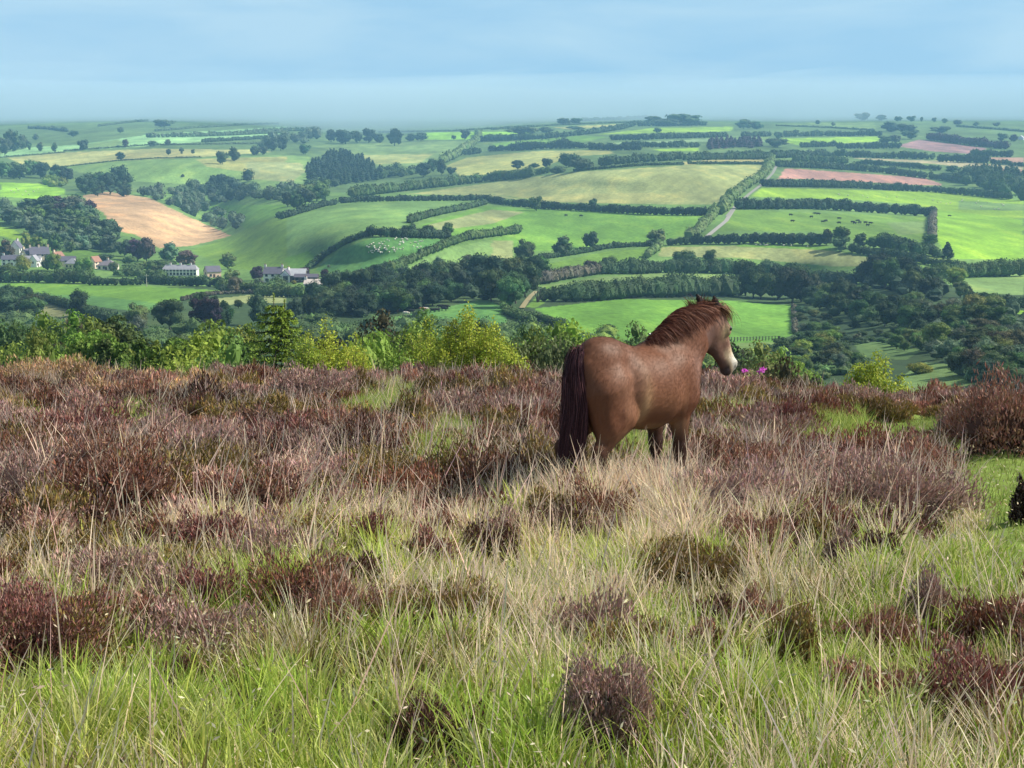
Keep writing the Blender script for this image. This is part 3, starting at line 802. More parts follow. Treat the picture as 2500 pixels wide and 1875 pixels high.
wood('H 620,1140 900,1200 1000,1330 760,1400 520,1420 250,1330 180,1240 400,1190', 22, 38, 40, 'GMMMDy', ['round', 'tall'], '{0} of {1} mixed trees in the hollow right of the pony', 'trees in the hollow right of the pony')
wood('H 1150,1190 1480,1200 1480,1120 1250,1080', 8, 34, 36, 'LMM', ['round'], '{0} of {1} rounded green trees above the smooth green mound', 'rounded trees above the green mound')
wood('E 1480,960 1800,960 1790,900 1500,900', 8, 62, 30, 'PDd', ['tall'], '{0} of {1} narrow dark trees with upright trunks left of the near spruce', 'narrow dark trees')
wood('E 0,860 300,880 330,820 100,740 0,720', 8, 42, 44, 'GDM', ['round'], '{0} of {1} misty green trees below the small spur field, far left', 'trees below the spur field')

# conifer plantations, small far woods and undergrowth read as one mass each
def mass(name, label, poly, n, hpx, wpx, col, kind, nl=26):
    pg = pts(poly); lo, hi = pg.min(0), pg.max(0); q = rng.uniform(lo, hi, (n * 6, 2)); q = q[inpoly(q[:, 0], q[:, 1], pg)][:n]
    g = gpt(q[:, 0], q[:, 1]); o0 = g.mean(0); m = MB()
    Cs, Rs = [], []
    for c in g:
        s = c[1] / F; h = hpx * s * np.clip(rng.normal(1, .07 if kind == 'conifer' else .3), .5, 1.8); w = wpx * s / 2
        zz = np.array([.2, .4, .6, .8, .95]); rr = np.array([1, .9, .75, .55, .32])
        if kind != 'conifer': zz, rr = np.array([.4]), np.array([1.])
        Cs.append(c - o0 + np.stack([0 * zz, 0 * zz, zz * h], 1)); Rs.append(np.stack([rr * w, rr * w, np.full(len(zz), h * (.16 if kind == 'conifer' else .5))], 1))
    d = g[:, 1].mean()
    lobed(m, np.concatenate(Cs), np.concatenate(Rs), n * nl, d / 1475 * .95, cv=.2)
    o = link(name, m.mesh(name, [M_far]), loc=o0, color=LC[col]); tag(o, label, 'trees', kind='stuff')
mass('conifer_plantation', 'dense wedge of dark conifers on the hillside above the valley', 'B 470,690 600,700 740,705 1050,665 1040,620 960,560 860,510 770,490 680,490 600,530 480,590', 260, 24, 17, 'd', 'conifer', 40)
mass('conifer_plantation', 'small purplish conifer block beside the far bright fields', 'C 1610,432 2090,420 2060,388 1730,388', 80, 19, 17, 'P', 'conifer', 24)
mass('conifer_plantation', 'pointed dark conifers at the right edge beyond the pink ploughed strip', 'D 1830,640 2212,720 2212,640 2100,600 1850,590', 60, 20, 18, 'D', 'conifer', 30)
mass('broadleaf_wood', 'dark wood at the right edge below the pointed conifers', 'D 1690,690 2110,790 2212,825 2212,700 1900,650 1700,640', 40, 30, 34, 'D', 'round', 120)

mass('broadleaf_wood', 'light bushes on the bright left field', 'A 260,700 500,725 480,690 300,680', 9, 17.85, 26.400000000000002, 'y', 'round', 90)
mass('broadleaf_wood', 'trees in the valley above the tan hillside', 'A 1020,760 1160,800 1500,960 1560,860 1880,820 1900,740 1650,740 1300,720', 50, 22.05, 26.400000000000002, 'G', 'round', 90)
mass('broadleaf_wood', 'dark clump under the pale pasture', 'A 1480,820 1870,820 1900,690 1940,640 1780,650 1660,690', 23, 25.200000000000003, 29.700000000000003, 'd', 'round', 90)
mass('broadleaf_wood', 'grey trees right of the tan hillside', 'E 1290,10 1480,90 1700,200 1850,240 1930,180 1700,60 1500,0 1350,-20', 25, 25.200000000000003, 27.500000000000004, 'G', 'round', 90)
mass('broadleaf_wood', 'mixed trees in the upper valley', 'B 0,800 280,830 450,770 330,740 0,770', 21, 25.200000000000003, 28.6, 'G', 'round', 90)
mass('broadleaf_wood', 'dark trees at the foot of the conifers', 'B 270,760 450,760 690,715 680,680 500,700', 12, 23.1, 28.6, 'D', 'round', 90)
mass('broadleaf_wood', 'scrubby trees right of the conifers', 'B 1050,660 1300,630 1400,600 1200,580 1060,590', 16, 18.900000000000002, 26.400000000000002, 'M', 'round', 90)
mass('broadleaf_wood', 'greyish trees in the hilltop row', 'B 130,420 580,380 560,340 300,330 150,360', 16, 25.200000000000003, 28.6, 'G', 'round', 90)
mass('garden_shrubs', 'garden bushes at the white farmhouse', 'E 2050,640 2212,600 2212,690 2000,690', 10, 23.1, 28.6, 'M', 'round', 90)
mass('garden_shrubs', 'garden bushes between bungalow and terrace', 'E 900,560 1250,590 1250,540 960,500', 16, 23.1, 30.800000000000004, 'M', 'round', 90)
mass('undergrowth', 'dark undergrowth between the trunks of the central wood', 'F 420,950 700,945 1000,925 1300,870 1700,780 2000,830 2200,700 1900,690 1300,720 800,790', 90, 26, 44, 'd', 'round', 70)
mass('undergrowth', 'undergrowth filling the steep wood beside the tan hillside', 'E 0,120 150,190 480,330 500,380 640,360 860,380 890,300 860,240 700,60 480,20 300,40 0,20', 110, 26, 36, 'G', 'round', 60)
mass('undergrowth', 'undergrowth below the dark oaks above the scrubby slope', 'H 860,690 1100,720 1400,790 1530,825 1600,770 1500,690 1200,640 950,640', 50, 26, 44, 'd', 'round', 60)
mass('undergrowth', 'undergrowth filling the diagonal wood on the right', 'H 480,835 800,945 1200,1035 1450,1110 1500,1000 1100,880 800,790 500,770', 90, 24, 40, 'D', 'round', 60)
mass('undergrowth', 'undergrowth filling the big wood at the right edge', 'H 1460,1100 1440,1220 1800,1390 2230,1430 2240,920 1950,890 1700,880 1540,930', 150, 26, 44, 'G', 'round', 60)
wood('H 1700,1370 2230,1430 2250,1560 1980,1560 1850,1450', 9, 56, 56, 'GMGMD', ['round'], '{0} of {1} trees of the right-hand wood nearest the heather skyline', 'lowest trees of the right-hand wood')
mass('undergrowth', 'undergrowth of the right-hand wood near the heather skyline', 'H 1700,1370 2230,1430 2260,1600 2000,1600 1850,1450', 50, 30, 46, 'G', 'round', 60)
mass('undergrowth', 'bushes filling the hollow right of the pony', 'H 600,1140 900,1200 1000,1330 760,1420 500,1440 230,1340 150,1230 400,1180', 90, 22, 36, 'M', 'round', 60)
mass('undergrowth', 'tree tops of the lower wood hiding the valley bottom at left', 'E -60,900 900,980 1200,1010 1900,1000 2250,960 2250,1150 -60,1150', 150, 34, 60, 'M', 'round', 110)
mass('undergrowth', 'tree tops of the lower wood behind the birches', 'F 300,1010 1000,1010 1400,1020 2212,1060 2212,1150 300,1150', 110, 34, 60, 'M', 'round', 110)
mass('undergrowth', 'tree tops of the lower wood behind the pony', 'G 100,1100 620,1080 1250,1130 1400,1260 H 0,1230 200,1260 300,1350 600,1440 G 100,1260', 100, 34, 60, 'y', 'round', 110)
# ---------------------------------------------------------------- farms and village
def house(px, py, L, D, he, hr, rot, wall, roof, label, nwin=3, storeys=2, chim=(-.4, .4), hip=0, door=True, cat='house', name='house', end_win=False):
    L, D, he, hr = L * .68, D * .72, he * .76, hr * .78
    g = gpt(px, py); e = link(name, None, loc=g - [0, 0, .2], rotz=math.radians(rot)); tag(e, label, cat, 'buildings of the valley')
    m = MB(); z0 = -1.5
    V = [[-L/2, -D/2, z0], [L/2, -D/2, z0], [L/2, D/2, z0], [-L/2, D/2, z0], [-L/2, -D/2, he], [L/2, -D/2, he], [L/2, D/2, he], [-L/2, D/2, he], [-L/2 + hip, 0, he + hr], [L/2 - hip, 0, he + hr]]
    m.add(V, [[0, 1, 5, 4], [2, 3, 7, 6], [1, 2, 6, 5], [3, 0, 4, 7]], wall)
    if not hip: m.add(V, [[4, 7, 8], [5, 9, 6]], wall)
    link('wall', m.mesh('wall', [M_paint]), e)
    m = MB(); o, t = .35, .22; k = hr / (D / 2)
    a = L / 2 + (.25 if not hip else o); zo = he - o * k + .1
    V = np.array([[-a, -D/2 - o, zo], [a, -D/2 - o, zo], [a, D/2 + o, zo], [-a, D/2 + o, zo], [-a + hip, 0, he + hr + .1], [a - hip, 0, he + hr + .1]])
    V2 = V + [0, 0, t]
    m.add(np.concatenate([V, V2]), [[6, 7, 11, 10], [8, 9, 10, 11], [0, 1, 7, 6], [2, 3, 9, 8]], roof)
    m.add(np.concatenate([V, V2]), [[0, 4, 5, 1], [2, 5, 4, 3]], roof)
    if hip: m.add(V2, [[0, 4, 3], [1, 2, 5]], roof)
    else: m.add(np.concatenate([V, V2]), [[0, 6, 10, 4], [4, 10, 9, 3], [1, 5, 11, 7], [5, 2, 8, 11]], roof)
    rf = link('roof', m.mesh('roof', [M_paint]), e)
    for c in chim:
        m = MB(); m.box((c * L - .55, -.4, he + hr - .9), (c * L + .55, .4, he + hr + 1.3), np.array(wall) * .85); m.box((c * L - .3, -.2, he + hr + 1.3), (c * L + .3, .2, he + hr + 1.7), (.3, .14, .09))
        link('chimney', m.mesh('chimney', [M_paint]), rf)
    sh = he / storeys
    for s in range(storeys):
        for i in range(nwin):
            if door and s == 0 and i == nwin // 2: continue
            x = (i + .5) / nwin * L - L / 2
            m = MB(); m.box((x - .6, -D/2 - .06, s * sh + .9), (x + .6, -D/2 - .01, s * sh + 2.2), (.03, .035, .05))
            m.box((x - .7, -D/2 - .12, s * sh + .78), (x + .7, -D/2 - .005, s * sh + .9), (.6, .6, .58)); link('window', m.mesh('window', [M_paint]), e)
    if end_win:
        for q in (1, -1):
            m = MB(); m.box((q * L/2 - .05, -.5, he * .55), (q * L/2 + .05, .5, he * .55 + 1.2), (.03, .035, .05)); link('window', m.mesh('window', [M_paint]), e)
    if door:
        m = MB(); m.box((-.55, -D/2 - .07, -.2), (.55, -D/2 - .012, 2.1), (.08, .05, .05)); link('door', m.mesh('door', [M_paint]), e)
    return e
Wh, Cr, Sl, Ln = (.78, .76, .74), (.70, .58, .44), (.13, .125, .165), (.30, .30, .34)
hs = lambda s: pts(s)[0]
p = hs('E 130,400'); house(*p, 7, 9, 7.5, 5, 78, Wh, Sl, 'tall white gabled house behind the reddish brown tree, far left of the village', 2, 2, (.3,), end_win=True)
p = hs('E 15,405'); house(*p, 9, 7, 5, 3, 20, (.45, .42, .45), Sl, 'grey house cut off by the left edge of the picture', 2, 2, (.4,))
p = hs('E 215,425'); house(*p, 9, 7.5, 5, 3.6, 55, Cr, Sl, 'cream gabled cottage left of the big slate roofed house', 2, 2, (-.42,), end_win=True)
p = hs('E 305,430'); house(*p, 16, 9.5, 5.5, 5, 24, Cr, Sl, 'big house with a broad purple-grey slate roof, middle of the village', 4, 2, (-.46, 0, .47), end_win=True)
p = hs('E 100,470'); house(*p, 17, 7, 5, 2.8, 6, Wh, Sl, 'long low white house in front at the left of the village', 4, 2, (-.42, .45))
p = hs('E 240,470'); house(*p, 17, 7, 4.5, 2.8, 4, Wh, Ln, 'white cottage row with pale grey roofs below the big slate house', 5, 2, ())
p = hs('E 268,478'); house(*p, 7, 6, 5, 3.6, 86, Wh, Ln, 'small white gabled wing with one dark arched window', 2, 2, (), end_win=True)
p = hs('E 445,445'); house(*p, 9, 7, 5, 3.2, 62, Cr, (.3, .16, .12), 'cream gable with red-brown roof edge behind the bright green tree', 2, 2, (-.4,), end_win=True)
p = hs('E 515,475'); house(*p, 15, 7, 4.5, 3, 8, Cr, Sl, 'dark slate roofed cottage left of the tall pale green tree', 3, 2, (-.45,))
p = hs('E 565,490'); house(*p, 10, 8, 4, 3.2, -12, (.7, .62, .35), Ln, 'yellow walled cottage with pale hipped roof half hidden by the pale tree', 3, 1, (), hip=3)
p = hs('E 735,490'); house(*p, 9, 6, 5.5, 3.4, 68, Cr, (.3, .16, .12), 'tan gabled cottage just right of the tall pale tree', 2, 2, (), end_win=True)
p = hs('E 835,500'); house(*p, 15, 9, 3.6, 3.4, -6, (.74, .66, .58), (.22, .19, .22), 'cream bungalow with a hipped brown-grey roof', 4, 1, (0,), hip=4)
p = hs('E 1395,548'); house(*p, 27, 8, 4.8, 2.8, -2, Wh, Ln, 'long white terrace with a grey roof and a row of small windows', 10, 2, (-.3, 0, .3), door=False, hip=1.5)
p = hs('E 1640,560'); house(*p, 11, 8, 4.4, 3.4, 30, (.72, .50, .42), Sl, 'pink gabled cottage right of the long white terrace', 2, 1, (), end_win=True)
p = hs('F 218,660'); house(*p, 13, 8, 5.8, 3.6, -3, Wh, Sl, 'white farmhouse with a steep dark roof and dark windows', 3, 2, (-.46, .46))
p = hs('F 322,660'); house(*p, 5, 7, 5, 2.6, 60, Wh, Sl, 'narrow white wing of the farm right of the pointed bright tree', 1, 2, (.3,))
p = hs('F 385,652'); house(*p, 15, 11, 4, 3.6, -4, (.10, .085, .085), (.42, .43, .46), 'open fronted farm barn with a pale grey roof', 3, 1, (), cat='barn', name='barn', door=False)
p = hs('F 470,655'); house(*p, 16, 6, 3, 1.6, -3, (.12, .10, .10), (.12, .11, .14), 'low dark farm shed right of the barn', 4, 1, (), cat='shed', name='shed', door=False)
p = hs('F 540,700'); house(*p, 14, 6, 2.4, 2.2, -6, Wh, (.62, .55, .50), 'low white cottage with a pale pinkish roof below the farm', 4, 1, (-.46, .42))
p = hs('D 2190,350'); house(*p, 16, 12, 4, 4.5, 60, (.62, .62, .66), (.5, .5, .55), 'pale farm building in far trees at the right edge', 2, 1, (), cat='barn', name='barn', door=False)
# telegraph poles
def pole(px, py, hpx, label):
    g = gpt(px, py); h = hpx * g[1] / F; m = MB(); m.tube([[0, 0, -1], [0, 0, h]], [.2, .16], (.45, .42, .38)); m.box((-1.1, -.1, h - .9), (1.1, .1, h - .6), (.4, .36, .32))
    o = link('telegraph_pole', m.mesh('telegraph_pole', [M_paint]), loc=g); tag(o, label, 'pole')
pole(*hs('E 1132,632'), 31, 'telegraph pole standing on the far edge of the valley field')
pole(*hs('E 757,462'), 14, 'pale post beside the tan gabled cottage')
pole(*hs('E 1240,470'), 12, 'thin pole rising behind the left end of the white terrace')
# dead trunk by the rutted track and a snag of bare trees
g = gpt(*hs('G 355,815')); m = MB()
for a, b, c in ((-.7, 1.6, 2.2), (.1, 2.0, 4), (.8, 1.7, 3), (1.3, .9, 1.6)):
    m.tube([[0, 0, -.3], [a * .5, 0, b], [a * 1.6, .2, b + c]], [.35, .22, .06], (.09, .075, .07))
o = link('dead_tree', m.mesh('dead_tree', [M_bark]), loc=g); tag(o, 'dark dead tree stump with bare forked arms beside the rutted track', 'dead tree')
# fence across the foot of the field behind the pony
p = pts('G 1620,1140 1850,1118 2212,1108 H 330,1112'); q = np.stack([np.interp(np.linspace(0, 1, 46), np.linspace(0, 1, len(p)), p[:, k]) for k in (0, 1)], 1)
G_ = gpt(q[:, 0], q[:, 1]); o0 = G_[0].copy(); e = link('field_fence', None, loc=o0); tag(e, "thin post and wire fence across the foot of the field beyond the pony's nose", 'fence')
for c in G_ - o0:
    m = MB(); m.tube([[*c[:2], c[2] - .2], [*c[:2], c[2] + 1.4]], .14, (.09, .075, .06), k=5); link('post', m.mesh('post', [M_bark]), e)
for zz in (.55, 1.2):
    m = MB(); m.tube(G_ - o0 + [0, 0, zz], .05, (.12, .12, .12), k=4); link('wire', m.mesh('wire', [M_paint]), e)
# white trailer beyond the tree tops behind the mane
g = gpt(1597, 832); e = link('livestock_trailer', None, loc=g, rotz=.25); tag(e, "white livestock trailer in the field just behind the pony's mane", 'trailer')
m = MB(); m.box((-1.5, -1, .5), (1.5, 1, 2.1), (.72, .74, .76)); m.box((-1.55, -1.05, 2.1), (1.55, 1.05, 2.2), (.8, .8, .8)); m.box((-1.2, -1.06, 1.5), (1.2, -1.002, 1.8), (.1, .1, .12)); link('body', m.mesh('body', [M_paint]), e)
for sx in (-.5, .5):
    for sy in (-1.1, 1.1):
        m = MB(); m.tube([[sx, sy - .1, .35], [sx, sy + .1, .35]], .35, (.03, .03, .03), k=12); link('wheel', m.mesh('wheel', [M_paint]), e)
m = MB(); m.tube([[1.5, 0, .6], [2.7, 0, .5]], .06, (.2, .2, .2)); link('drawbar', m.mesh('drawbar', [M_paint]), e)

# ---------------------------------------------------------------- sheep and cattle
def beast(L, H, body, head, name):
    m = MB(); r = np.random.default_rng(3)
    blobs(m, [[0, 0, H * .62], [-L * .22, 0, H * .64], [L * .2, 0, H * .64]], [[L * .38, L * .2, H * .3], [L * .24, L * .19, H * .29], [L * .24, L * .18, H * .29]], np.tile(body, (3, 1)), 1, 0, r, .08)
    m.tube([[L * .3, 0, H * .7], [L * .5, 0, H * .62], [L * .62, 0, H * .38]], [L * .12, L * .09, L * .05], head)
    for x in (-.3, .28):
        for y in (-.1, .1): m.tube([[x * L, y * L, H * .5], [x * L, y * L, 0]], [L * .05, L * .035], head, k=5)
    m.tube([[-L * .45, 0, H * .75], [-L * .5, 0, H * .35]], [.03 * L, .02 * L], body, k=5)
    return m.mesh(name, [M_paint], True)
SHEEP = [beast(1.35, 1.0, (.75, .72, .64), (.6, .56, .48), 'sheep'), beast(1.35, 1.0, (.68, .65, .56), (.1, .09, .08), 'sheep')]
COW = [beast(2.7, 1.6, (.018, .017, .02), (.018, .017, .02), 'cow'), beast(2.7, 1.6, (.22, .10, .05), (.2, .09, .05), 'cow'), beast(2.5, 1.5, (.62, .58, .5), (.55, .5, .42), 'cow')]
def herd(poly, n, protos, name, label, cat, group, sc=1.0):
    pg = pts(poly); lo, hi = pg.min(0), pg.max(0); q = rng.uniform(lo, hi, (n * 12, 2)); q = q[inpoly(q[:, 0], q[:, 1], pg)][:n]
    for c in q:
        o = link(name, protos[rng.integers(len(protos))], loc=gpt(*c), rotz=rng.uniform(0, 6.28), scale=(sc,) * 3); tag(o, label, cat, group)
def placed(s, proto, name, label, cat, group=None, sc=1.0):
    for c in pts(s):
        o = link(name, proto, loc=gpt(*c), rotz=rng.choice([0, 3.14]) + rng.uniform(-.6, .6), scale=(sc,) * 3); tag(o, label, cat, group)
herd('F 870,440 960,370 1100,330 1210,320 1400,350 1340,400 1240,420 1050,445', 74, SHEEP, 'sheep', 'tiny white sheep of the flock in the shaded sheep field', 'sheep', 'flock in the sheep field', .85)
herd('D 660,760 1000,770 1400,800 2000,830 2150,850 2000,900 1450,830 900,800', 26, SHEEP, 'sheep', 'tiny white sheep on the bright field below the pink ploughed strip', 'sheep', 'flock on the bright right-hand field', 1.2)
herd('A 60,710 350,740 200,790 60,760', 9, SHEEP, 'sheep', 'tiny pale sheep on the bright green far left field', 'sheep', 'sheep on the bright left field', 1.3)
herd('E 1480,760 1600,740 1650,760 1500,780', 4, SHEEP, 'sheep', 'tiny white sheep on the small olive valley field', 'sheep', 'sheep on the small valley field', 1.1)
herd('H 0,372 740,388 740,398 0,378', 7, SHEEP, 'sheep', 'tiny white sheep along the hedge below the black cattle', 'sheep', 'sheep under the cattle hedge', 1.1)
placed('H 412,148 425,196 572,163 600,138 625,140 660,202 683,194 785,176 785,210 890,204 905,212 930,194 945,208 988,208 1005,228 1028,213', COW[0], 'cow', 'small black cow in the upper right cattle field', 'cow', 'black cattle in the upper right field', 1.15)
placed('G 575,152 690,155', COW[0], 'cow', 'black cow of the pair grazing left of the lane in the middle pasture', 'cow', 'pair of black cows left of the lane', 1.1)
placed('H 1636,155', COW[0], 'cow', 'single black cow on the thin path in the bright right field', 'cow', None, 1.1)
placed('F 1275,900 1440,892 1475,890 1505,862 1530,880 1545,865 1250,945', COW[0], 'cow', 'black cow lying or grazing in the pasture under the central wood', 'cow', 'black cows under the central wood', .95)
placed('F 1360,885', COW[1], 'cow', 'reddish brown cow among black cows under the central wood', 'cow', None, .95)
placed('F 1385,882', COW[2], 'cow', 'cream coloured cow among black cows under the central wood', 'cow', None, .95)
placed('F 1235,915', COW[2], 'cow', 'pale cow at the left end of the herd under the central wood', 'cow', None, .95)
placed('C 390,357 420,350 440,358 500,345 520,352 545,342 572,338 190,372', COW[0], 'cow', 'tiny dark cow on the far turquoise slope', 'cow', 'cattle on the far turquoise slope', 1.3)
# ------------------------------------------------------------------ trees on the slope just below the moor
NEAR = """
E 40,865 150 230 M round|broad mid green oak at the far left edge beyond the heather
E 190,845 130 280 M round|big rounded oak second from the left edge beyond the heather
E 330,880 120 200 M round|green oak right of the big rounded one beyond the heather
E 440,885 150 190 b round|brownish green tree behind the near left canopy
E 500,905 100 200 y round|yellow-green tree in the left canopy, left of the feathery dark one
E 640,900 95 230 y round|broad yellow-green tree in the left canopy
E 740,940 85 170 y round|yellow-green tree touching the feathery dark one
E 845,868 90 170 M tall|feathery dark green tree standing above the left canopy
E 40,1085 45 190 y bush|bright bush at the left edge just behind the heather
E 170,1090 50 170 y bush|bright bush behind the pale dry stalks, far left
E 290,1075 55 190 M tall|narrow green tree behind the pale dry stalks, far left
E 410,1050 60 170 b tall|olive brown sapling behind the pale dry stalks
E 540,1020 60 170 y tall|upright yellow-green sapling under the broad left canopy
E 680,1000 60 170 y tall|upright pale sapling under the feathery dark tree
E 800,1010 55 200 M conifer|dark young conifer directly below the feathery tree
E 930,1040 55 170 y conifer|young feathery conifer, first of the row left of the round bright tree
E 1080,1005 60 190 y conifer|young feathery conifer, second of the row left of the round bright tree
E 1190,1030 55 150 y conifer|young feathery conifer, third of the row left of the round bright tree
E 1310,1005 60 190 M conifer|young feathery conifer, last before the round bright tree
E 1420,1050 55 190 y tall|pale sapling leaning against the round bright tree
E 1620,968 52 300 Y round|round vivid yellow-green tree left of the near spruce
E 1748,878 110 110 y tall|slender pale tree standing behind the round vivid one
E 1840,1000 70 190 M conifer|green conifer between the round vivid tree and the near spruce
E 1700,1120 45 190 y bush|bright bush at the foot of the round vivid tree
F 905,945 95 400 b round|brown-green domed tree between the two bright birch groups
F 1060,985 85 240 M round|mid green tree right of the brown-green dome
F 1240,965 85 260 M round|green tree behind the right birch group
F 1010,1110 48 220 y bush|bright bush under the brown-green dome
F 1150,1040 50 230 y round|fresh green tree between the brown-green dome and the big birches
F 1430,1100 45 260 y bush|fresh green bush at the left foot of the big birches
F 2120,1060 70 240 M round|green tree right of the big birches
F 2190,1150 50 200 y bush|bright bush right of the big birches near the heather
G 60,1040 100 220 M round|green tree left of the canopy behind the pony's rump
G 250,990 110 300 M round|large dark green tree in the canopy left of the pony's rump
G 460,1005 90 240 y round|bright tree left of the pony's rump
G 330,1060 65 220 y round|yellow-green tree in front of the large dark one, left of the rump
G 640,1030 85 260 y round|bright tree straight above the pony's rump
G 790,1025 80 220 Y round|vivid leafy tree above the right side of the rump
G 950,1040 95 260 M round|green tree above the pony's back
G 1110,1055 100 230 M round|green tree left of the pony's mane
G 1240,1100 80 200 y round|bright tree close to the pony's withers
G 880,1110 55 260 y round|yellow-green tree low above the pony's back
G 560,1130 50 240 y round|yellow-green tree low beside the pony's rump
G 400,1150 45 220 M bush|green bush low to the left of the pony's tail
G 180,1150 45 260 y bush|bright bush low between birches and pony
H 40,1190 85 220 b round|olive brown canopy just under the pony's muzzle
H 170,1200 75 220 O round|olive tree right of the pony's muzzle
H 290,1212 85 240 y round|bright yellow-green tree above the pink flowers
H 400,1262 90 180 y round|bright rounded tree sloping right of the pink flowers
H 240,1300 55 240 b bush|olive bush directly behind the pink flowers
H 450,1390 65 190 b round|olive tree low to the right of the pink flowers
H 605,1385 75 130 y round|small bright tree left of the dark skyline heather tuft
""".strip().split('\n')
for ln in NEAR:
    a, label = ln.split('|'); cr, xy, d, w, col, kind = a.split(); d = float(d)
    px, py = pts(cr + ' ' + xy)[0]; U, S = ray(px, py); x = U * d
    zg = float(znear(x, d)); h = S * d - zg; w = float(w) / CROPS[cr][2] * d / F * 1.45
    if kind in ('tall', 'conifer'): w *= 1.25
    tree_at((x, d, zg), h, max(w, h * {'round': .8, 'bush': .75}.get(kind, .5)), kind, col, label, 'bush' if kind == 'bush' else 'tree', 'trees on the slope below the moor', 'near')

def birch(px, pytop, wpx, d, label, seed, n=3600, col=(.35, .41, .055), shoulder=.55):
    r = np.random.default_rng(seed); U, S = ray(px, pytop); x = U * d; zg = float(znear(x, d)); h = S * d - zg; w = wpx * d / F * 1.5; n = int(n * 2.7); zb = h - 165 * d / F
    e = link('birch_tree', None, loc=(x, d, zg)); tag(e, label, 'tree', 'young birches at the moor edge')
    t = MB(); m = MB(); ns = 46
    for i in range(ns):
        a = r.uniform(0, 6.28); rr = math.sqrt(r.uniform(0, 1)) if i else 0; hh = h - (h - zb) * (shoulder * 1.6 * rr ** 1.8 + r.uniform(0, .22)) if i else h
        s0 = np.array([math.cos(a) * rr * w * .08, math.sin(a) * rr * w * .08, 0]); tip = np.array([math.cos(a) * rr * w * .5, math.sin(a) * rr * w * .5, hh])
        mid = s0 * .4 + tip * .6; mid[2] = hh * .45; mid[:2] *= .75
        tt = np.linspace(0, 1, 7)[:, None]; path = (1 - tt) ** 2 * s0 + 2 * tt * (1 - tt) * mid + tt ** 2 * tip
        t.tube(path, np.linspace(.022, .003, 7), (.14, .11, .09), k=5)
        k = n // ns; u = r.uniform(.45, 1, k) ** .8; u = u[:, None]
        c = (1 - u) ** 2 * s0 + 2 * u * (1 - u) * mid + u ** 2 * tip
        c = c + r.normal(0, 1, (k, 3)) * (.05 + .22 * (1 - u)) * np.array([1, 1, .8])
        cc = np.array(col) * np.clip(r.normal(1, .2, (k, 1)), .5, 1.6) * np.clip(r.normal(1, .06, (k, 3)), .8, 1.2)
        leafquads(m, c, unit(rnd_dir(k, r) + [0.3, -.1, .5]), r.uniform(.017, .034, k), cc, .7, r=r)
    link('crown', m.mesh('crown', [M_leaf]), e); link('trunk', t.mesh('trunk', [M_bark], True), e)
birch(795, 776, 150, 29, 'yellow-leaved young birch immediately right of the near spruce', 1, 5200)
birch(745, 812, 110, 28, 'small birch in the gap between spruce and taller yellow birch', 2, 2600, (.25, .33, .05))
birch(868, 812, 105, 28, 'narrow young birch right of the tall yellow birch', 3, 3000)
birch(1050, 774, 150, 31, 'left birch of the big bright pair in the middle of the skyline', 4, 5000, (.30, .37, .05))
birch(1142, 742, 150, 30, 'tallest birch of the big bright pair in the middle of the skyline', 5, 6200)
birch(1205, 778, 130, 29.5, 'birch leaning against the right side of the tallest one', 6, 4600)
birch(1250, 845, 110, 28, 'low birch at the right end of the big bright group', 7, 2800)
birch(975, 835, 110, 28, 'fresh green young birch left of the big bright pair', 8, 3000, (.17, .28, .045))
birch(2145, 860, 165, 27, 'small bright birch on the skyline right of the pony', 9, 4600, (.33, .40, .055), .5)

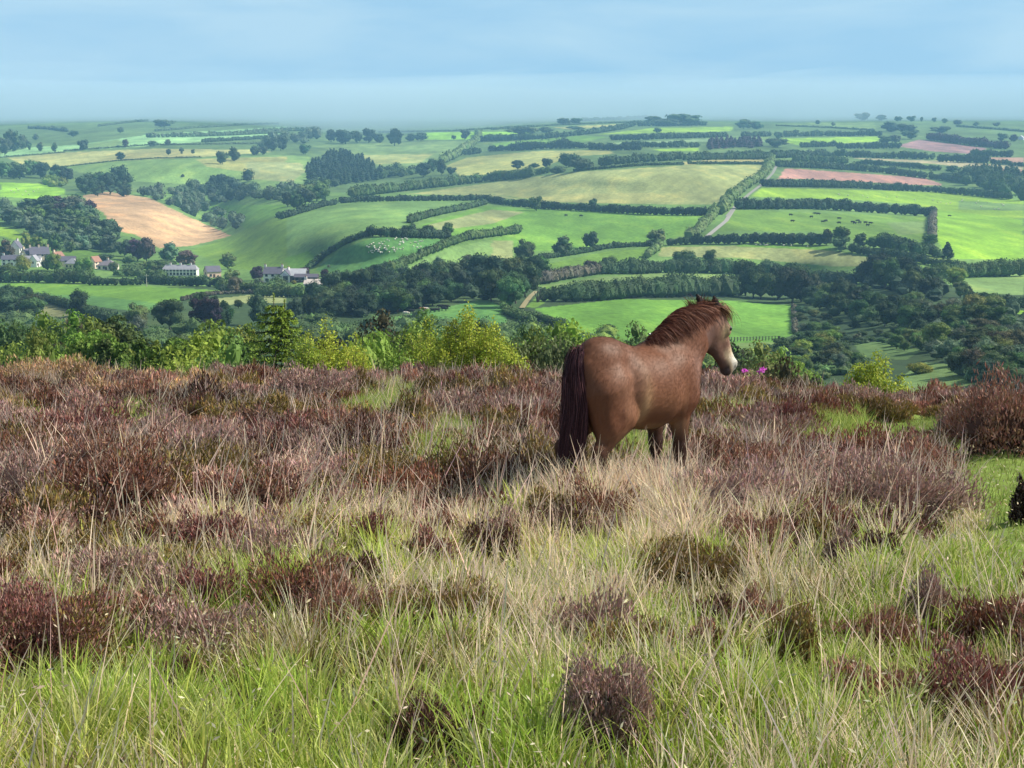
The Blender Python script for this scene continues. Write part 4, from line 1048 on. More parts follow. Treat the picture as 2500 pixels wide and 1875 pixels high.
def spruce():
    d = 31.; r = np.random.default_rng(5); U, S = ray(668, 718); x = U * d; zg = float(znear(x, d)); H = S * d - zg
    e = link('spruce_tree', None, loc=(x, d, zg)); tag(e, 'near young spruce with two leaders and bright drooping shoot tips', 'tree')
    t = MB(); m = MB()
    for (ox, top, rad) in ((0, H, 1.0), (.225, H - .10, .75)):
        t.tube([[ox * .2, 0, 0], [ox * .9, 0, H * .5], [ox, 0, top]], [.06, .035, .006], (.11, .085, .06))
        z = top - .26
        lev = 0
        while z > H - 2.3:
            nb = 6; L = min(.02 + (top - z) * .50, 1.25) * rad
            for i in range(nb):
                a = i * 6.28 / nb + lev * 1.1 + r.uniform(-.2, .2); l = L * r.uniform(.5, 1.3)
                s = np.linspace(0, 1, 9)[:, None]; dirv = np.array([math.cos(a), math.sin(a), 0])
                path = np.array([ox, 0, z]) + dirv * l * s + np.array([0, 0, 1.]) * (.10 * s - .24 * s ** 2 + .2 * s ** 4) * l
                t.tube(path, np.linspace(.010, .003, 9), (.12, .09, .06), k=4)
                side = np.array([-math.sin(a), math.cos(a), 0])
                shoots = [(path, 1.)]
                for u in np.arange(.3, 1, .13):
                    for q in (-1, 1):
                        k = int(u * 8); ll = l * .38 * (1.1 - u) + .05
                        ss = np.linspace(0, 1, 5)[:, None]
                        shoots.append((path[k] + (dirv * .6 + side * q * .8) * ll * ss + np.array([0, 0, -.3]) * ll * ss ** 2, u))
                for pth, u in shoots:
                    ll = np.linalg.norm(pth[-1] - pth[0]); k = max(5, int(ll * 64)); v = r.uniform(.1, 1, k)
                    idx = np.clip((v * (len(pth) - 1)), 0, len(pth) - 1.001); i0 = idx.astype(int); f = (idx - i0)[:, None]
                    c = pth[i0] * (1 - f) + pth[i0 + 1] * f + r.normal(0, .009, (k, 3))
                    leafquads(m, c, rnd_dir(k, r), r.uniform(.016, .028, k), np.array([.045, .085, .03]) * r.uniform(.6, 1.4, (k, 1)), .35, r=r)
                    k = 9; tip = pth[-1]; dr = unit(pth[-1] - pth[-2])          # this year's soft shoot, pale and drooping
                    s2 = r.uniform(0, 1, k)[:, None]; c = tip + dr * .075 * s2 + np.array([0, 0, -.055]) * s2 ** 2 + r.normal(0, .007, (k, 3))
                    leafquads(m, c, rnd_dir(k, r), r.uniform(.018, .03, k), np.array([.30, .41, .07]) * r.uniform(.7, 1.3, (k, 1)), .5, r=r)
            z -= .17 + .01 * lev; lev += 1
        k = 40; c = np.stack([ox + r.normal(0, .012, k), r.normal(0, .012, k), top - r.uniform(-.02, .16, k)], 1)
        leafquads(m, c, rnd_dir(k, r), .022, np.array([.28, .38, .08]) * r.uniform(.7, 1.3, (k, 1)), .5, r=r)
    link('crown', m.mesh('crown', [M_leaf]), e); link('trunk', t.mesh('trunk', [M_bark], True), e)
spruce()

# ------------------------------------------------------------------ heather
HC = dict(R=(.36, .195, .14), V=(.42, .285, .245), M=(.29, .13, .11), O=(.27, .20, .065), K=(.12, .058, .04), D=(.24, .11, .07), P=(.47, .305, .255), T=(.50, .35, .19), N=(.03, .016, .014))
def sprigs(m, w, h, col, n, r, o=(0, 0, 0), legs=.0, size=1., dep=None, flat=.8):
    o = np.array(o, float); d = rnd_dir(n, r); d[:, 2] = np.abs(d[:, 2]) * (1 - legs) + legs * np.abs(d[:, 2]) ** .4
    ax = np.array([w / 2, (dep or w) / 2, h])
    lump = 1 + .16 * np.sin(d[:, 0] * 6 + r.uniform(0, 6)) + .14 * np.sin(d[:, 1] * 7 + r.uniform(0, 6)) + .08 * np.sin(d[:, 0] * 13 + d[:, 1] * 11)
    d_ = d.copy(); d_[:, 2] = d[:, 2] ** flat; p = d_ * ax * lump[:, None] * r.uniform(.74, 1.03, (n, 1)) + o
    L = r.uniform(.035, .075, n) * size
    up = unit(d * .55 + np.array([0, 0, .85]) + r.normal(0, .42, (n, 3)))
    tint = np.clip(r.normal(1, .26, (n, 1)), .45, 1.9) * np.clip(r.normal(1, .08, (n, 3)), .75, 1.25)
    c = np.array(col) * tint
    pale = r.random(n) < .24; c[pale] = c[pale] * .5 + np.array([.42, .30, .27]) * .6
    grn = r.random(n) < .10; c[grn] = c[grn] * .5 + np.array([.13, .13, .04]) * .6
    for q in range(2):
        side = unit(np.cross(up, rnd_dir(n, r))) * (r.uniform(.0035, .007, n) * size)[:, None]
        V = np.stack([p - up * L[:, None] * .5, p + side, p + up * L[:, None] * .5, p - side], 1).reshape(-1, 3)
        m.add(V, np.arange(4 * n).reshape(n, 4), np.repeat(c, 4, 0))
def twigs(m, w, h, n, r, o=(0, 0, 0), dep=None, col=(.30, .25, .22)):
    for i in range(n):
        d = rnd_dir(1, r)[0]; d[2] = abs(d[2]) + .15; e = d * np.array([w / 2, (dep or w) / 2, h]) * r.uniform(.7, 1.0) + o
        b = np.array([d[0] * w * .12, d[1] * w * .12, -.03]) + o; mid = (b + e) / 2 + [0, 0, -.04 * h]
        m.tube([b, mid, e], [.007, .005, .002], np.array(col) * r.uniform(.6, 1.2), 0, 4)

HEATHER = """
2178,968 245 150 R .0 1700|big reddish heather mound at the right edge beyond the grassy clearing
2075,930 110 60 P .0 600|pinkish heather at the foot of the big reddish mound, left side
1895,1095 370 108 V .35 2200|wide leggy purple-grey heather with bare stems, left of the grassy clearing
1545,962 90 70 D .0 700|round russet heather bush just right of the pony's forelegs
1700,945 130 85 M .0 900|maroon streaked heather bush midway between the pony and the clearing
1640,955 110 80 V .0 700|grey-purple heather bush left of the maroon streaked one
1790,915 65 42 O .0 500|olive green heather clump at the left end of the clearing
1925,900 70 36 O .0 500|olive brown heather clump at the back of the clearing
1880,880 110 45 P .0 500|pale pink heather on the skyline behind the clearing
1990,870 90 40 D .0 450|dark brown heather on the skyline behind the clearing's right side
1665,1065 150 80 V .2 900|purple-brown heather in front of the pony's right side
1560,1060 120 60 R .2 600|reddish brown heather below the pony's forelegs
60,1405 270 150 M .1 3000|deep red-brown heather at the left edge of the foreground grass
45,1225 55 60 M .2 400|small dark red sprig of heather standing above the left foreground heather
440,1165 130 75 M .1 800|dark maroon heather under pale stalks, left of centre
250,1150 90 60 R .1 500|reddish heather tuft left of the dark maroon one
920,1205 110 80 M .1 800|maroon heather clump left of the dark one in the middle foreground
1055,1195 120 85 K .1 800|very dark heather clump in the middle foreground
770,1250 110 75 K .1 700|dark heather clump left of the two in the middle foreground
970,1300 280 60 O .1 1000|low olive brown heather band below the middle foreground clumps
930,1590 210 95 K .1 1700|dark brown heather clump low in the centre foreground
1305,1560 190 150 V .25 2200|tall purple-brown heather bush in the lower right of centre
2130,1345 62 60 R .2 500|small russet heather tuft standing in grass at lower right
370,1455 120 60 K .1 700|dark heather hollow in the left foreground grass
298,1625 55 35 R .1 300|tiny pinkish heather tuft at the bottom left
1500,1210 330 60 O .1 1400|long low brown-olive heather band right of centre
660,870 190 75 V .0 1100|purple heather mound on the skyline under the birches
1080,832 150 50 D .0 700|russet heather on the skyline left of the pony's tail
1835,822 55 32 K .0 350|dark heather tuft on the skyline right of the pink flowers
190,955 260 75 M .0 1500|long crimson tinged heather mound at left
430,905 160 60 K .0 800|dark brown heather left of the purple skyline mound
630,965 170 70 M .0 1000|crimson heather patch below the purple skyline mound
580,1020 220 55 O .0 1000|low olive brown heather below the crimson patch
100,1000 220 50 O .0 900|low olive heather under the long crimson mound
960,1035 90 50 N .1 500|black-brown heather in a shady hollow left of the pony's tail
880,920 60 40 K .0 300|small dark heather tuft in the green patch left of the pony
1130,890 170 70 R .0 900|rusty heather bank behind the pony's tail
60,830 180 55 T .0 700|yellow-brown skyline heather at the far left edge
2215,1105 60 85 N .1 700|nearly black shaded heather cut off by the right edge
""".strip().split('\n')
occ = []
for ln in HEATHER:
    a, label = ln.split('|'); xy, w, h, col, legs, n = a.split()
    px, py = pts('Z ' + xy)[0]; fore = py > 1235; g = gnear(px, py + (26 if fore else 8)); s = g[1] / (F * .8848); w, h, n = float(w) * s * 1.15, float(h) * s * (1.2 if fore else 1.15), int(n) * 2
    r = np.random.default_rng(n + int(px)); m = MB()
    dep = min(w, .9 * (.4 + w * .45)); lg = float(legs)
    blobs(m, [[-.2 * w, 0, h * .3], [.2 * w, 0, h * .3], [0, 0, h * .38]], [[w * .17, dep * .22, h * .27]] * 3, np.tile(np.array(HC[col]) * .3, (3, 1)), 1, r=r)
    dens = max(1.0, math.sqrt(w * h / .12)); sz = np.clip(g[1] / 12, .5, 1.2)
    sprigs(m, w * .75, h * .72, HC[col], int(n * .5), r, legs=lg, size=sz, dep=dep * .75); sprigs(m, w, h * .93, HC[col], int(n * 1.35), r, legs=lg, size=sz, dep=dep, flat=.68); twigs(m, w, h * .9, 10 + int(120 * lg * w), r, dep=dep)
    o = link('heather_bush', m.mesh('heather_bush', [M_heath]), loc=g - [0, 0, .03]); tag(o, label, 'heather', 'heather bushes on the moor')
    occ.append((g[0], g[1] - (.22 if fore else 0), w * .5))

def noise2(x, y, s):
    return np.sin(x * s + 1.3 * np.sin(y * s * .7 + 1)) * .5 + np.sin(y * s * 1.3 + 1.7 * np.sin(x * s * .6 + 2)) * .5
GREENP = [(960, 985, 85, 55), (1100, 1100, 62, 60), (330, 1030, 70, 35), (880, 1010, 40, 30), (1520, 1120, 90, 40), (60, 1010, 30, 30), (2050, 1020, 60, 20), (1780, 1040, 60, 60), (1960, 1080, 70, 30)]
LUSH = [(820, 1280, 140, 55), (640, 1480, 170, 70), (900, 1380, 90, 60), (2050, 1360, 300, 60), (2400, 1390, 170, 75), (1480, 1380, 70, 45), (1560, 1550, 130, 60), (1000, 1560, 130, 75), (280, 1680, 240, 90), (1300, 1800, 280, 90), (2100, 1720, 260, 120), (700, 1780, 240, 100), (1230, 1290, 60, 40), (180, 1330, 80, 30)]
def greenpatch(px, py):
    v = np.zeros_like(px)
    for a, b, c, d in GREENP: v = np.maximum(v, 1 - np.hypot((px - a) / c, (py - b) / d))
    return v > 0
PONY = (0.88, 10.4)
def bound(px, py, x, d):      # ragged edge between heather carpet and tussock grass, as the row of photo pixels where it runs
    return np.interp(px, [-200, 0, 300, 600, 900, 1050, 1300, 1600, 1900, 2500], [1350, 1345, 1320, 1305, 1290, 1265, 1230, 1240, 1250, 1270]) + 55 * noise2(x, d * 1.2, 1.9) + 18 * noise2(x + 5, d, 5.)
tufts = []; m = MB(); cnt = 0; rc = np.random.default_rng(77); pl = []
PA = np.full((16000, 3), 1e3); NP_ = 0
for t in range(16000):
    d = math.sqrt(rc.uniform(8.4 ** 2, 25.0 ** 2)); x = rc.uniform(-.56, .56) * d
    px, py = proj(x, d, float(znear(x, d)))
    if inpoly(np.array([px]), np.array([py]), CLEAR)[0] or greenpatch(np.array([px]), np.array([py - 22]))[0] or py > bound(px, py, x, d) or (px > 2260 and 1075 < py < 1450): continue
    if math.hypot(x - PONY[0], (d - PONY[1])) < .82: continue
    w = rc.uniform(.40, 1.05)
    q_ = PA[:NP_ + 1]
    if ((x - q_[:, 0]) ** 2 + (d - q_[:, 1]) ** 2 < (.56 * (w * .5 + q_[:, 2])) ** 2).any(): continue
    if any((x - a) ** 2 + (d - b) ** 2 < (.7 * c) ** 2 for a, b, c in occ): continue
    PA[NP_] = (x, d, w * .5); NP_ += 1
    pl.append((x, d, w * .5)); k = noise2(np.array(x), np.array(d), 1.1); k2 = rc.random()
    key = ('V' if k > .45 else 'R' if k > .12 else 'D' if k > -.25 else 'O')
    if k2 < .30: key = 'MPDKVOKO'[rc.integers(8)]
    if x < -.20 * d and d > 18 and rc.random() < .6: key = 'T'
    h = rc.uniform(.12, .28) + .22 * w * rc.random() * (.8 if d > 21 else 1); g = np.array([x, d, float(znear(x, d)) - .02])
    hc_ = np.array(HC[key]) * rc.uniform(.6, 1.35)
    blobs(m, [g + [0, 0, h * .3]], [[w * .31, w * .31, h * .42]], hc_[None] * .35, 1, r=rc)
    sprigs(m, w, h, hc_, int(700 + 2300 * w * w), rc, o=g, size=np.clip(d / 13, .9, 1.5)); cnt += 1
    if rc.random() < .4: twigs(m, w, h * 1.1, 5, rc, o=g)
for t in range(1250):        # low tufts scattered down through the grass
    d = math.sqrt(rc.uniform(4.6 ** 2, 10.4 ** 2)); x = rc.uniform(-.54, .54) * d; px, py = proj(x, d, float(znear(x, d)))
    q = float(noise2(np.array(x * 1.0 + 4), np.array(d * 1.5), 1.25)); lim = np.interp(py, [1190, 1330, 1500, 1875], [-.7, -.2, .15, .4])
    if q < lim or inpoly(np.array([px]), np.array([py]), CLEAR)[0] or (px > 2240 and py < 1460) or math.hypot(x - PONY[0], d - PONY[1]) < .9: continue
    w = rc.uniform(.2, .68)
    if any((x - a) ** 2 + (d - b) ** 2 < (.75 * (w * .5 + c)) ** 2 for a, b, c in pl) or any((x - a) ** 2 + (d - b) ** 2 < (1.0 * c) ** 2 for a, b, c in occ): continue
    pl.append((x, d, w * .5)); tufts.append((x, d - .06, w * .42)); key = 'MDOVDROK'[rc.integers(8)]; h = rc.uniform(.14, .27); g = np.array([x, d, float(znear(x, d)) - .02])
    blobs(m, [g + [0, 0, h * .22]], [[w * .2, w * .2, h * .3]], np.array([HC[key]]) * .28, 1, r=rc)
    sprigs(m, w, h, HC[key], int(900 + 4800 * w * w), rc, o=g, size=.66, legs=.15); sprigs(m, w * .7, h * .75, HC[key], int(300 + 1600 * w * w), rc, o=g, size=.66, legs=.1); twigs(m, w, h, 7, rc, o=g)
o = link('heather_carpet', m.mesh('heather_carpet', [M_heath])); tag(o, 'continuous red-brown and grey heather carpet over the back of the moor', 'heather', kind='stuff')

# ------------------------------------------------------------------ grass
def blades(m, base, az, lean, droop, L, w, col, r, tipcol=None):
    n = len(base); T = np.array([0, .38, .72, 1.])
    dx = np.stack([np.cos(az), np.sin(az), 0 * az], 1)
    fa = r.uniform(0, 6.28, n); sd = np.stack([np.cos(fa), np.sin(fa) * .5, 0 * fa], 1)
    V = []
    for t, ww in zip(T, (.8, 1., .7, .12)):
        p = base + dx * ((lean * t + droop * t * t) * L)[:, None] + np.array([0, 0, 1.]) * ((t * np.sqrt(np.maximum(1 - lean ** 2 * .7, .1)) - droop * .55 * t * t) * L)[:, None]
        V += [p - sd * (w * ww * .5)[:, None], p + sd * (w * ww * .5)[:, None]]
    V = np.stack(V, 1)
    q = np.array([[0, 1, 3, 2], [2, 3, 5, 4], [4, 5, 7, 6]])
    Fc = (q[None] + (np.arange(n) * 8)[:, None, None]).reshape(-1, 4)
    C = np.repeat(col[:, None], 8, 1)
    if tipcol is not None: C[:, 4:] = C[:, 4:] * .45 + tipcol[:, None] * .55
    m.add(V.reshape(-1, 3), Fc, C.reshape(-1, 3))

rg = np.random.default_rng(2024)
def field_pts(n, d0, d1, um=.54):
    n = int(n * 1.3)
    d = np.sqrt(rg.uniform(d0 ** 2, d1 ** 2, n)); x = rg.uniform(-um, um, n) * d
    z = znear(x, d); px, py = proj(x, d, z); return np.stack([x, d, z], 1), px, py
def inocc(P_, f=.8):
    k = np.zeros(len(P_), bool)
    for a, b, c in occ + tufts: k |= (P_[:, 0] - a) ** 2 + ((P_[:, 1] - b) * 1.3) ** 2 < (f * c) ** 2
    return k
def var(c, n, s=.16, h=.06): return np.array(c) * np.clip(rg.normal(1, s, (n, 1)), .5, 1.7) * np.clip(rg.normal(1, h, (n, 3)), .8, 1.25)
def mixc(a, b, t): return a * (1 - t[:, None]) + b * t[:, None]

mg, ms = MB(), MB()
# tussocks
Pt, px, py = field_pts(3300, 3.7, 12.6)
keep = ~inocc(Pt) & ((py > bound(px, py, Pt[:, 0], Pt[:, 1]) - 12) | greenpatch(px, py)) & ~inpoly(px, py, CLEAR); Pt, px, py = Pt[keep], px[keep], py[keep]
lush = np.zeros(len(Pt), bool)
for a, b, c, e_ in LUSH: lush |= np.hypot((px - a) / c, (py - b) / e_) < 1 + .35 * noise2(Pt[:, 0], Pt[:, 1], 4.)
for i in range(len(Pt)):
    d = Pt[i, 1]; k = int(rg.uniform(24, 66)); q1, q2, q3 = (float(noise2(Pt[i, 0] + o_, Pt[i, 1] - o_, f_)) for o_, f_ in ((0, 1.5), (7, 2.4), (3, 1.0)))
    straw = float(np.interp(py[i], [1170, 1300, 1420, 1560, 1800], [.95, .88, .58, .36, .28])) + .36 * q1
    brown = q2 > .62 and rg.random() < .8
    if greenpatch(px[i:i + 1], py[i:i + 1])[0]: straw, brown = .12, False
    az = rg.uniform(0, 6.28, k); rr = np.abs(rg.normal(0, .06, k)); b = Pt[i] + np.stack([np.cos(az) * rr, np.sin(az) * rr, 0 * rr - .01], 1)
    tall = float(np.interp(py[i], [1170, 1280, 1400, 1600], [1.15, 1.15, 1.0, .95])) * rg.uniform(.55, 1.2) * (1.35 if 1330 < px[i] < 1760 and py[i] < 1300 else .5 if px[i] > 2240 and py[i] < 1480 else 1)
    L = rg.uniform(.10, .27, k) * tall
    lean = np.clip(np.abs(rg.normal(.28, .2, k)), 0, .85); azl = az + rg.normal(0, .5, k)
    isS = rg.random(k) < straw
    bright = np.clip((.35 if py[i] < 1450 else .16) + .5 * q3 + (.25 if py[i] < 1420 else 0) + rg.normal(0, .22, k), 0, 1)
    g = mixc(var((.22, .335, .03), k, .22), var((.62, .62, .17), k), bright)
    if lush[i]: straw -= .45; isS = rg.random(k) < straw; bright = np.clip(bright + .25, 0, 1); brown = False; g = mixc(var((.20, .36, .03), k, .22), var((.58, .68, .15), k), bright)
    if brown: g = var((.24, .20, .07), k, .3); isS &= rg.random(k) < .35
    tip = var((.66, .62, .32), k) if rg.random() < .5 else g
    w = rg.uniform(.004, .0098, k) * np.clip(d / 7.5, .9, 1.5)
    blades(mg, b[~isS], azl[~isS], lean[~isS], rg.uniform(0, .4, k)[~isS], L[~isS], w[~isS], g[~isS], rg, tip[~isS])
    s = mixc(var((.82, .64, .52), k), var((.84, .74, .50), k), rg.random(k)); blades(ms, b[isS], azl[isS], lean[isS], rg.uniform(0, .3, k)[isS], (L * 1.1)[isS], w[isS] * .8, s[isS], rg)
# green flushes between the heather
for a, b, c, e_ in GREENP:
    for q in range(int(c * e_ / 26)):
        th = rg.uniform(0, 6.28); rr = math.sqrt(rg.random()); g = gnear(a + c * rr * math.cos(th), b + 26 + e_ * rr * math.sin(th)); k = 46
        if g[1] < 11: continue
        az = rg.uniform(0, 6.28, k); bb = g + np.stack([rg.normal(0, .07, k), rg.normal(0, .07, k), 0 * az], 1)
        blades(mg, bb, az, np.abs(rg.normal(.25, .2, k)).clip(0, .8), rg.uniform(0, .4, k), rg.uniform(.14, .34, k), rg.uniform(.006, .011, k), mixc(var((.20, .32, .04), k), var((.56, .60, .20), k), rg.random(k)), rg)
# fine turf between the tussocks
Pt, px, py = field_pts(42000, 3.7, 12.6); keep = ~inocc(Pt, .6) & ((py > bound(px, py, Pt[:, 0], Pt[:, 1]) - 20) | greenpatch(px, py)) & ~inpoly(px, py, CLEAR); Pt, px, py = Pt[keep], px[keep], py[keep]; n = len(Pt)
dry = rg.random(n) < np.interp(py, [1170, 1300, 1450, 1800], [.75, .5, .25, .18]) + .2 * noise2(Pt[:, 0], Pt[:, 1], 1.1)
col = mixc(var((.20, .31, .03), n), var((.50, .53, .13), n), rg.random(n)); col[dry] = var((.58, .49, .32), int(dry.sum()))
blades(mg, Pt - [0, 0, .01], rg.uniform(0, 6.28, n), np.abs(rg.normal(.4, .28, n)).clip(0, .9), rg.uniform(0, .4, n), rg.uniform(.06, .17, n), rg.uniform(.004, .009, n) * np.clip(Pt[:, 1] / 7.5, 1, 1.5), col, rg)
# short lawn of the clearing
Pt, px, py = field_pts(120000, 8.0, 21, .56); keep = inpoly(px, py, CLEAR); Pt = Pt[keep]; n = len(Pt)
blades(mg, Pt, rg.uniform(0, 6.28, n), np.abs(rg.normal(.3, .3, n)).clip(0, .9), rg.uniform(0, .3, n), rg.uniform(.03, .075, n), rg.uniform(.005, .009, n), mixc(var((.19, .28, .05), n), var((.36, .38, .13), n), rg.random(n)), rg)
# tall dry flowering stalks
Pt, px, py = field_pts(9500, 3.8, 23); dd = Pt[:, 1]
pr = np.where(dd < 12, np.interp(py, [1160, 1330, 1450, 1875], [1.0, .85, .5, .5]), .6) * np.where(dd < 12, 1, np.where(dd > 19, .8, .7))
keep = (rg.random(len(Pt)) < pr) & ~inpoly(px, py, CLEAR) & ~((px > 2250) & (py < 1440) & (py > 1080)); Pt, px, py = Pt[keep], px[keep], py[keep]; n = len(Pt); dd = Pt[:, 1]
pk = mixc(var((.86, .62, .52), n), var((.78, .66, .46), n), rg.random(n))
blades(ms, Pt, rg.normal(.4, 1.5, n), np.abs(rg.normal(.26, .24, n)).clip(0, .9), rg.uniform(0, .3, n), rg.uniform(.24, .62, n) * np.where(dd > 12, .95, 1), rg.uniform(.0036, .0085, n) * np.clip(dd / 7.5, .9, 1.7), pk, rg)
# curled dead leaves caught in the sward
Pt, px, py = field_pts(6000, 3.8, 12.5); keep = (py > 1150); Pt = Pt[keep]; n = len(Pt); Pt[:, 2] += rg.uniform(.03, .30, n)
leafquads(ms, Pt, rnd_dir(n, rg), rg.uniform(.006, .017, n), var((.58, .52, .36), n), .3, r=rg)
# bleached bristly tufts among the heather
Pt, px, py = field_pts(620, 10.6, 23); keep = ~inpoly(px, py, CLEAR); Pt, px = Pt[keep], px[keep]
for i in range(len(Pt)):
    k = int(rg.uniform(14, 40)); az = rg.uniform(0, 6.28, k); b = Pt[i] + np.stack([rg.normal(0, .07, k), rg.normal(0, .07, k), 0 * az], 1)
    blades(ms, b, az, np.abs(rg.normal(.25, .2, k)).clip(0, .8), rg.uniform(0, .35, k), rg.uniform(.25, .5, k), rg.uniform(.004, .007, k), var((.56, .46, .38), k), rg)
o = link('grass', mg.mesh('grass', [M_grass])); tag(o, 'tussocky green moor grass with pale blade tips filling the foreground', 'grass', kind='stuff')
o = link('dry_grass', ms.mesh('dry_grass', [M_grass])); tag(o, 'bleached pinkish dry grass stalks standing through grass and heather', 'grass', kind='stuff')

# bare twiggy dead heather stems lying in the foreground
def deadstem(s, hgt, label):
    p = pts('Z ' + s); g = gnear(*p[0]); e = MB(); sc = g[1] / F; o = []
    for q in p: o.append(np.array([(q[0] - p[0, 0]) * sc, rg.normal(0, .02), max((p[0, 1] - q[1]) * sc + hgt, .02)]))
    e.tube(o, np.linspace(.005, .002, len(o)), (.34, .29, .25), k=5)
    for k in range(8):
        i = rg.integers(1, len(o)); b = o[i]; q = b + np.array([rg.normal(.06, .08), rg.normal(0, .05), abs(rg.normal(.08, .05))]); e.tube([b, (b + q) / 2 + [0, 0, .01], q], [.004, .003, .0015], (.30, .25, .22), k=4)
    ob = link('dead_heather', e.mesh('dead_heather', [M_heath]), loc=g); tag(ob, label, 'dead heather')
deadstem('1830,1090 1790,1060 1760,1030 1735,1000', .05, 'bleached bare heather stem below the wide leggy heather')
deadstem('1640,1080 1600,1050 1580,1020 1570,985', .05, 'pale bare stem standing right of the pony forelegs')

# flowering shrub and fern tips on the skyline
g = gnear(1840, 935); g = np.array([ray(1840, 905)[0] * 20., 20., 0]); g[2] = znear(g[0], g[1])
e = link('flowering_shrub', None, loc=g); tag(e, 'small shrub with two bright magenta-pink blossoms right of the muzzle', 'shrub')
ztop = ray(1840, 903)[1] * 20 - g[2]; s = 20 / F
r = np.random.default_rng(4)
for dx, dz, w, n in ((-22, -2, 11, 26), (17, -4, 12, 30), (24, 3, 9, 20)):
    m = MB(); c = np.array([dx * s, 0, ztop + dz * s]) + r.normal(0, 1, (n, 3)) * [w * s * .3, .03, w * s * .2]
    leafquads(m, c, unit(rnd_dir(n, r) + [0, -.6, .5]), r.uniform(.012, .024, n), np.array([.80, .17, .72]) * r.uniform(.75, 1.2, (n, 1)), .75, r=r); link('blossom', m.mesh('blossom', [M_grass]), e)
m = MB(); n = 60; c = np.array([0, 0, ztop - .05]) + r.normal(0, 1, (n, 3)) * [.09, .04, .03]
leafquads(m, c, unit(rnd_dir(n, r) + [0, -.3, .8]), r.uniform(.014, .03, n), np.array([.42, .45, .18]) * r.uniform(.4, 1.2, (n, 1)), .4, r=r)
link('leaves', m.mesh('leaves', [M_grass]), e)
m = MB()
for i in range(9): m.tube([[r.normal(0, .03), 0, 0], [r.normal(0, .06), 0, ztop * .5], [r.normal(0, .1), 0, ztop - .02]], [.006, .004, .002], (.12, .08, .05), k=4)
link('stem', m.mesh('stem', [M_heath]), e)
def fern(px, py, label):
    d = 21.; U, S = ray(px, py); g = np.array([U * d, d, 0]); g[2] = znear(g[0], d); h = S * d - g[2]; m = MB()
    for i in range(7):
        a = r.uniform(0, 6.28); t = np.linspace(0, 1, 9)[:, None]; q = np.array([math.cos(a), math.sin(a), 0]) * .10 * t ** 1.5 + np.array([0, 0, 1]) * h * (t - .12 * t ** 4)
        m.tube(q, np.linspace(.004, .0015, 9), (.3, .33, .1), k=4); k = 26; u = r.integers(4, 9, k)
        leafquads(m, q[u] + r.normal(0, .018, (k, 3)), rnd_dir(k, r), r.uniform(.010, .02, k), np.array([.50, .52, .12]) * r.uniform(.7, 1.2, (k, 1)), .4, r=r)
    o = link('fern', m.mesh('fern', [M_grass]), loc=g); tag(o, label, 'fern')
fern(190, 862, 'tallest of three yellow-green fern tips on the left skyline'); fern(258, 898, 'middle and palest of three yellow-green fern tips on the left skyline'); fern(302, 890, 'greenest and rightmost of three fern tips on the left skyline')
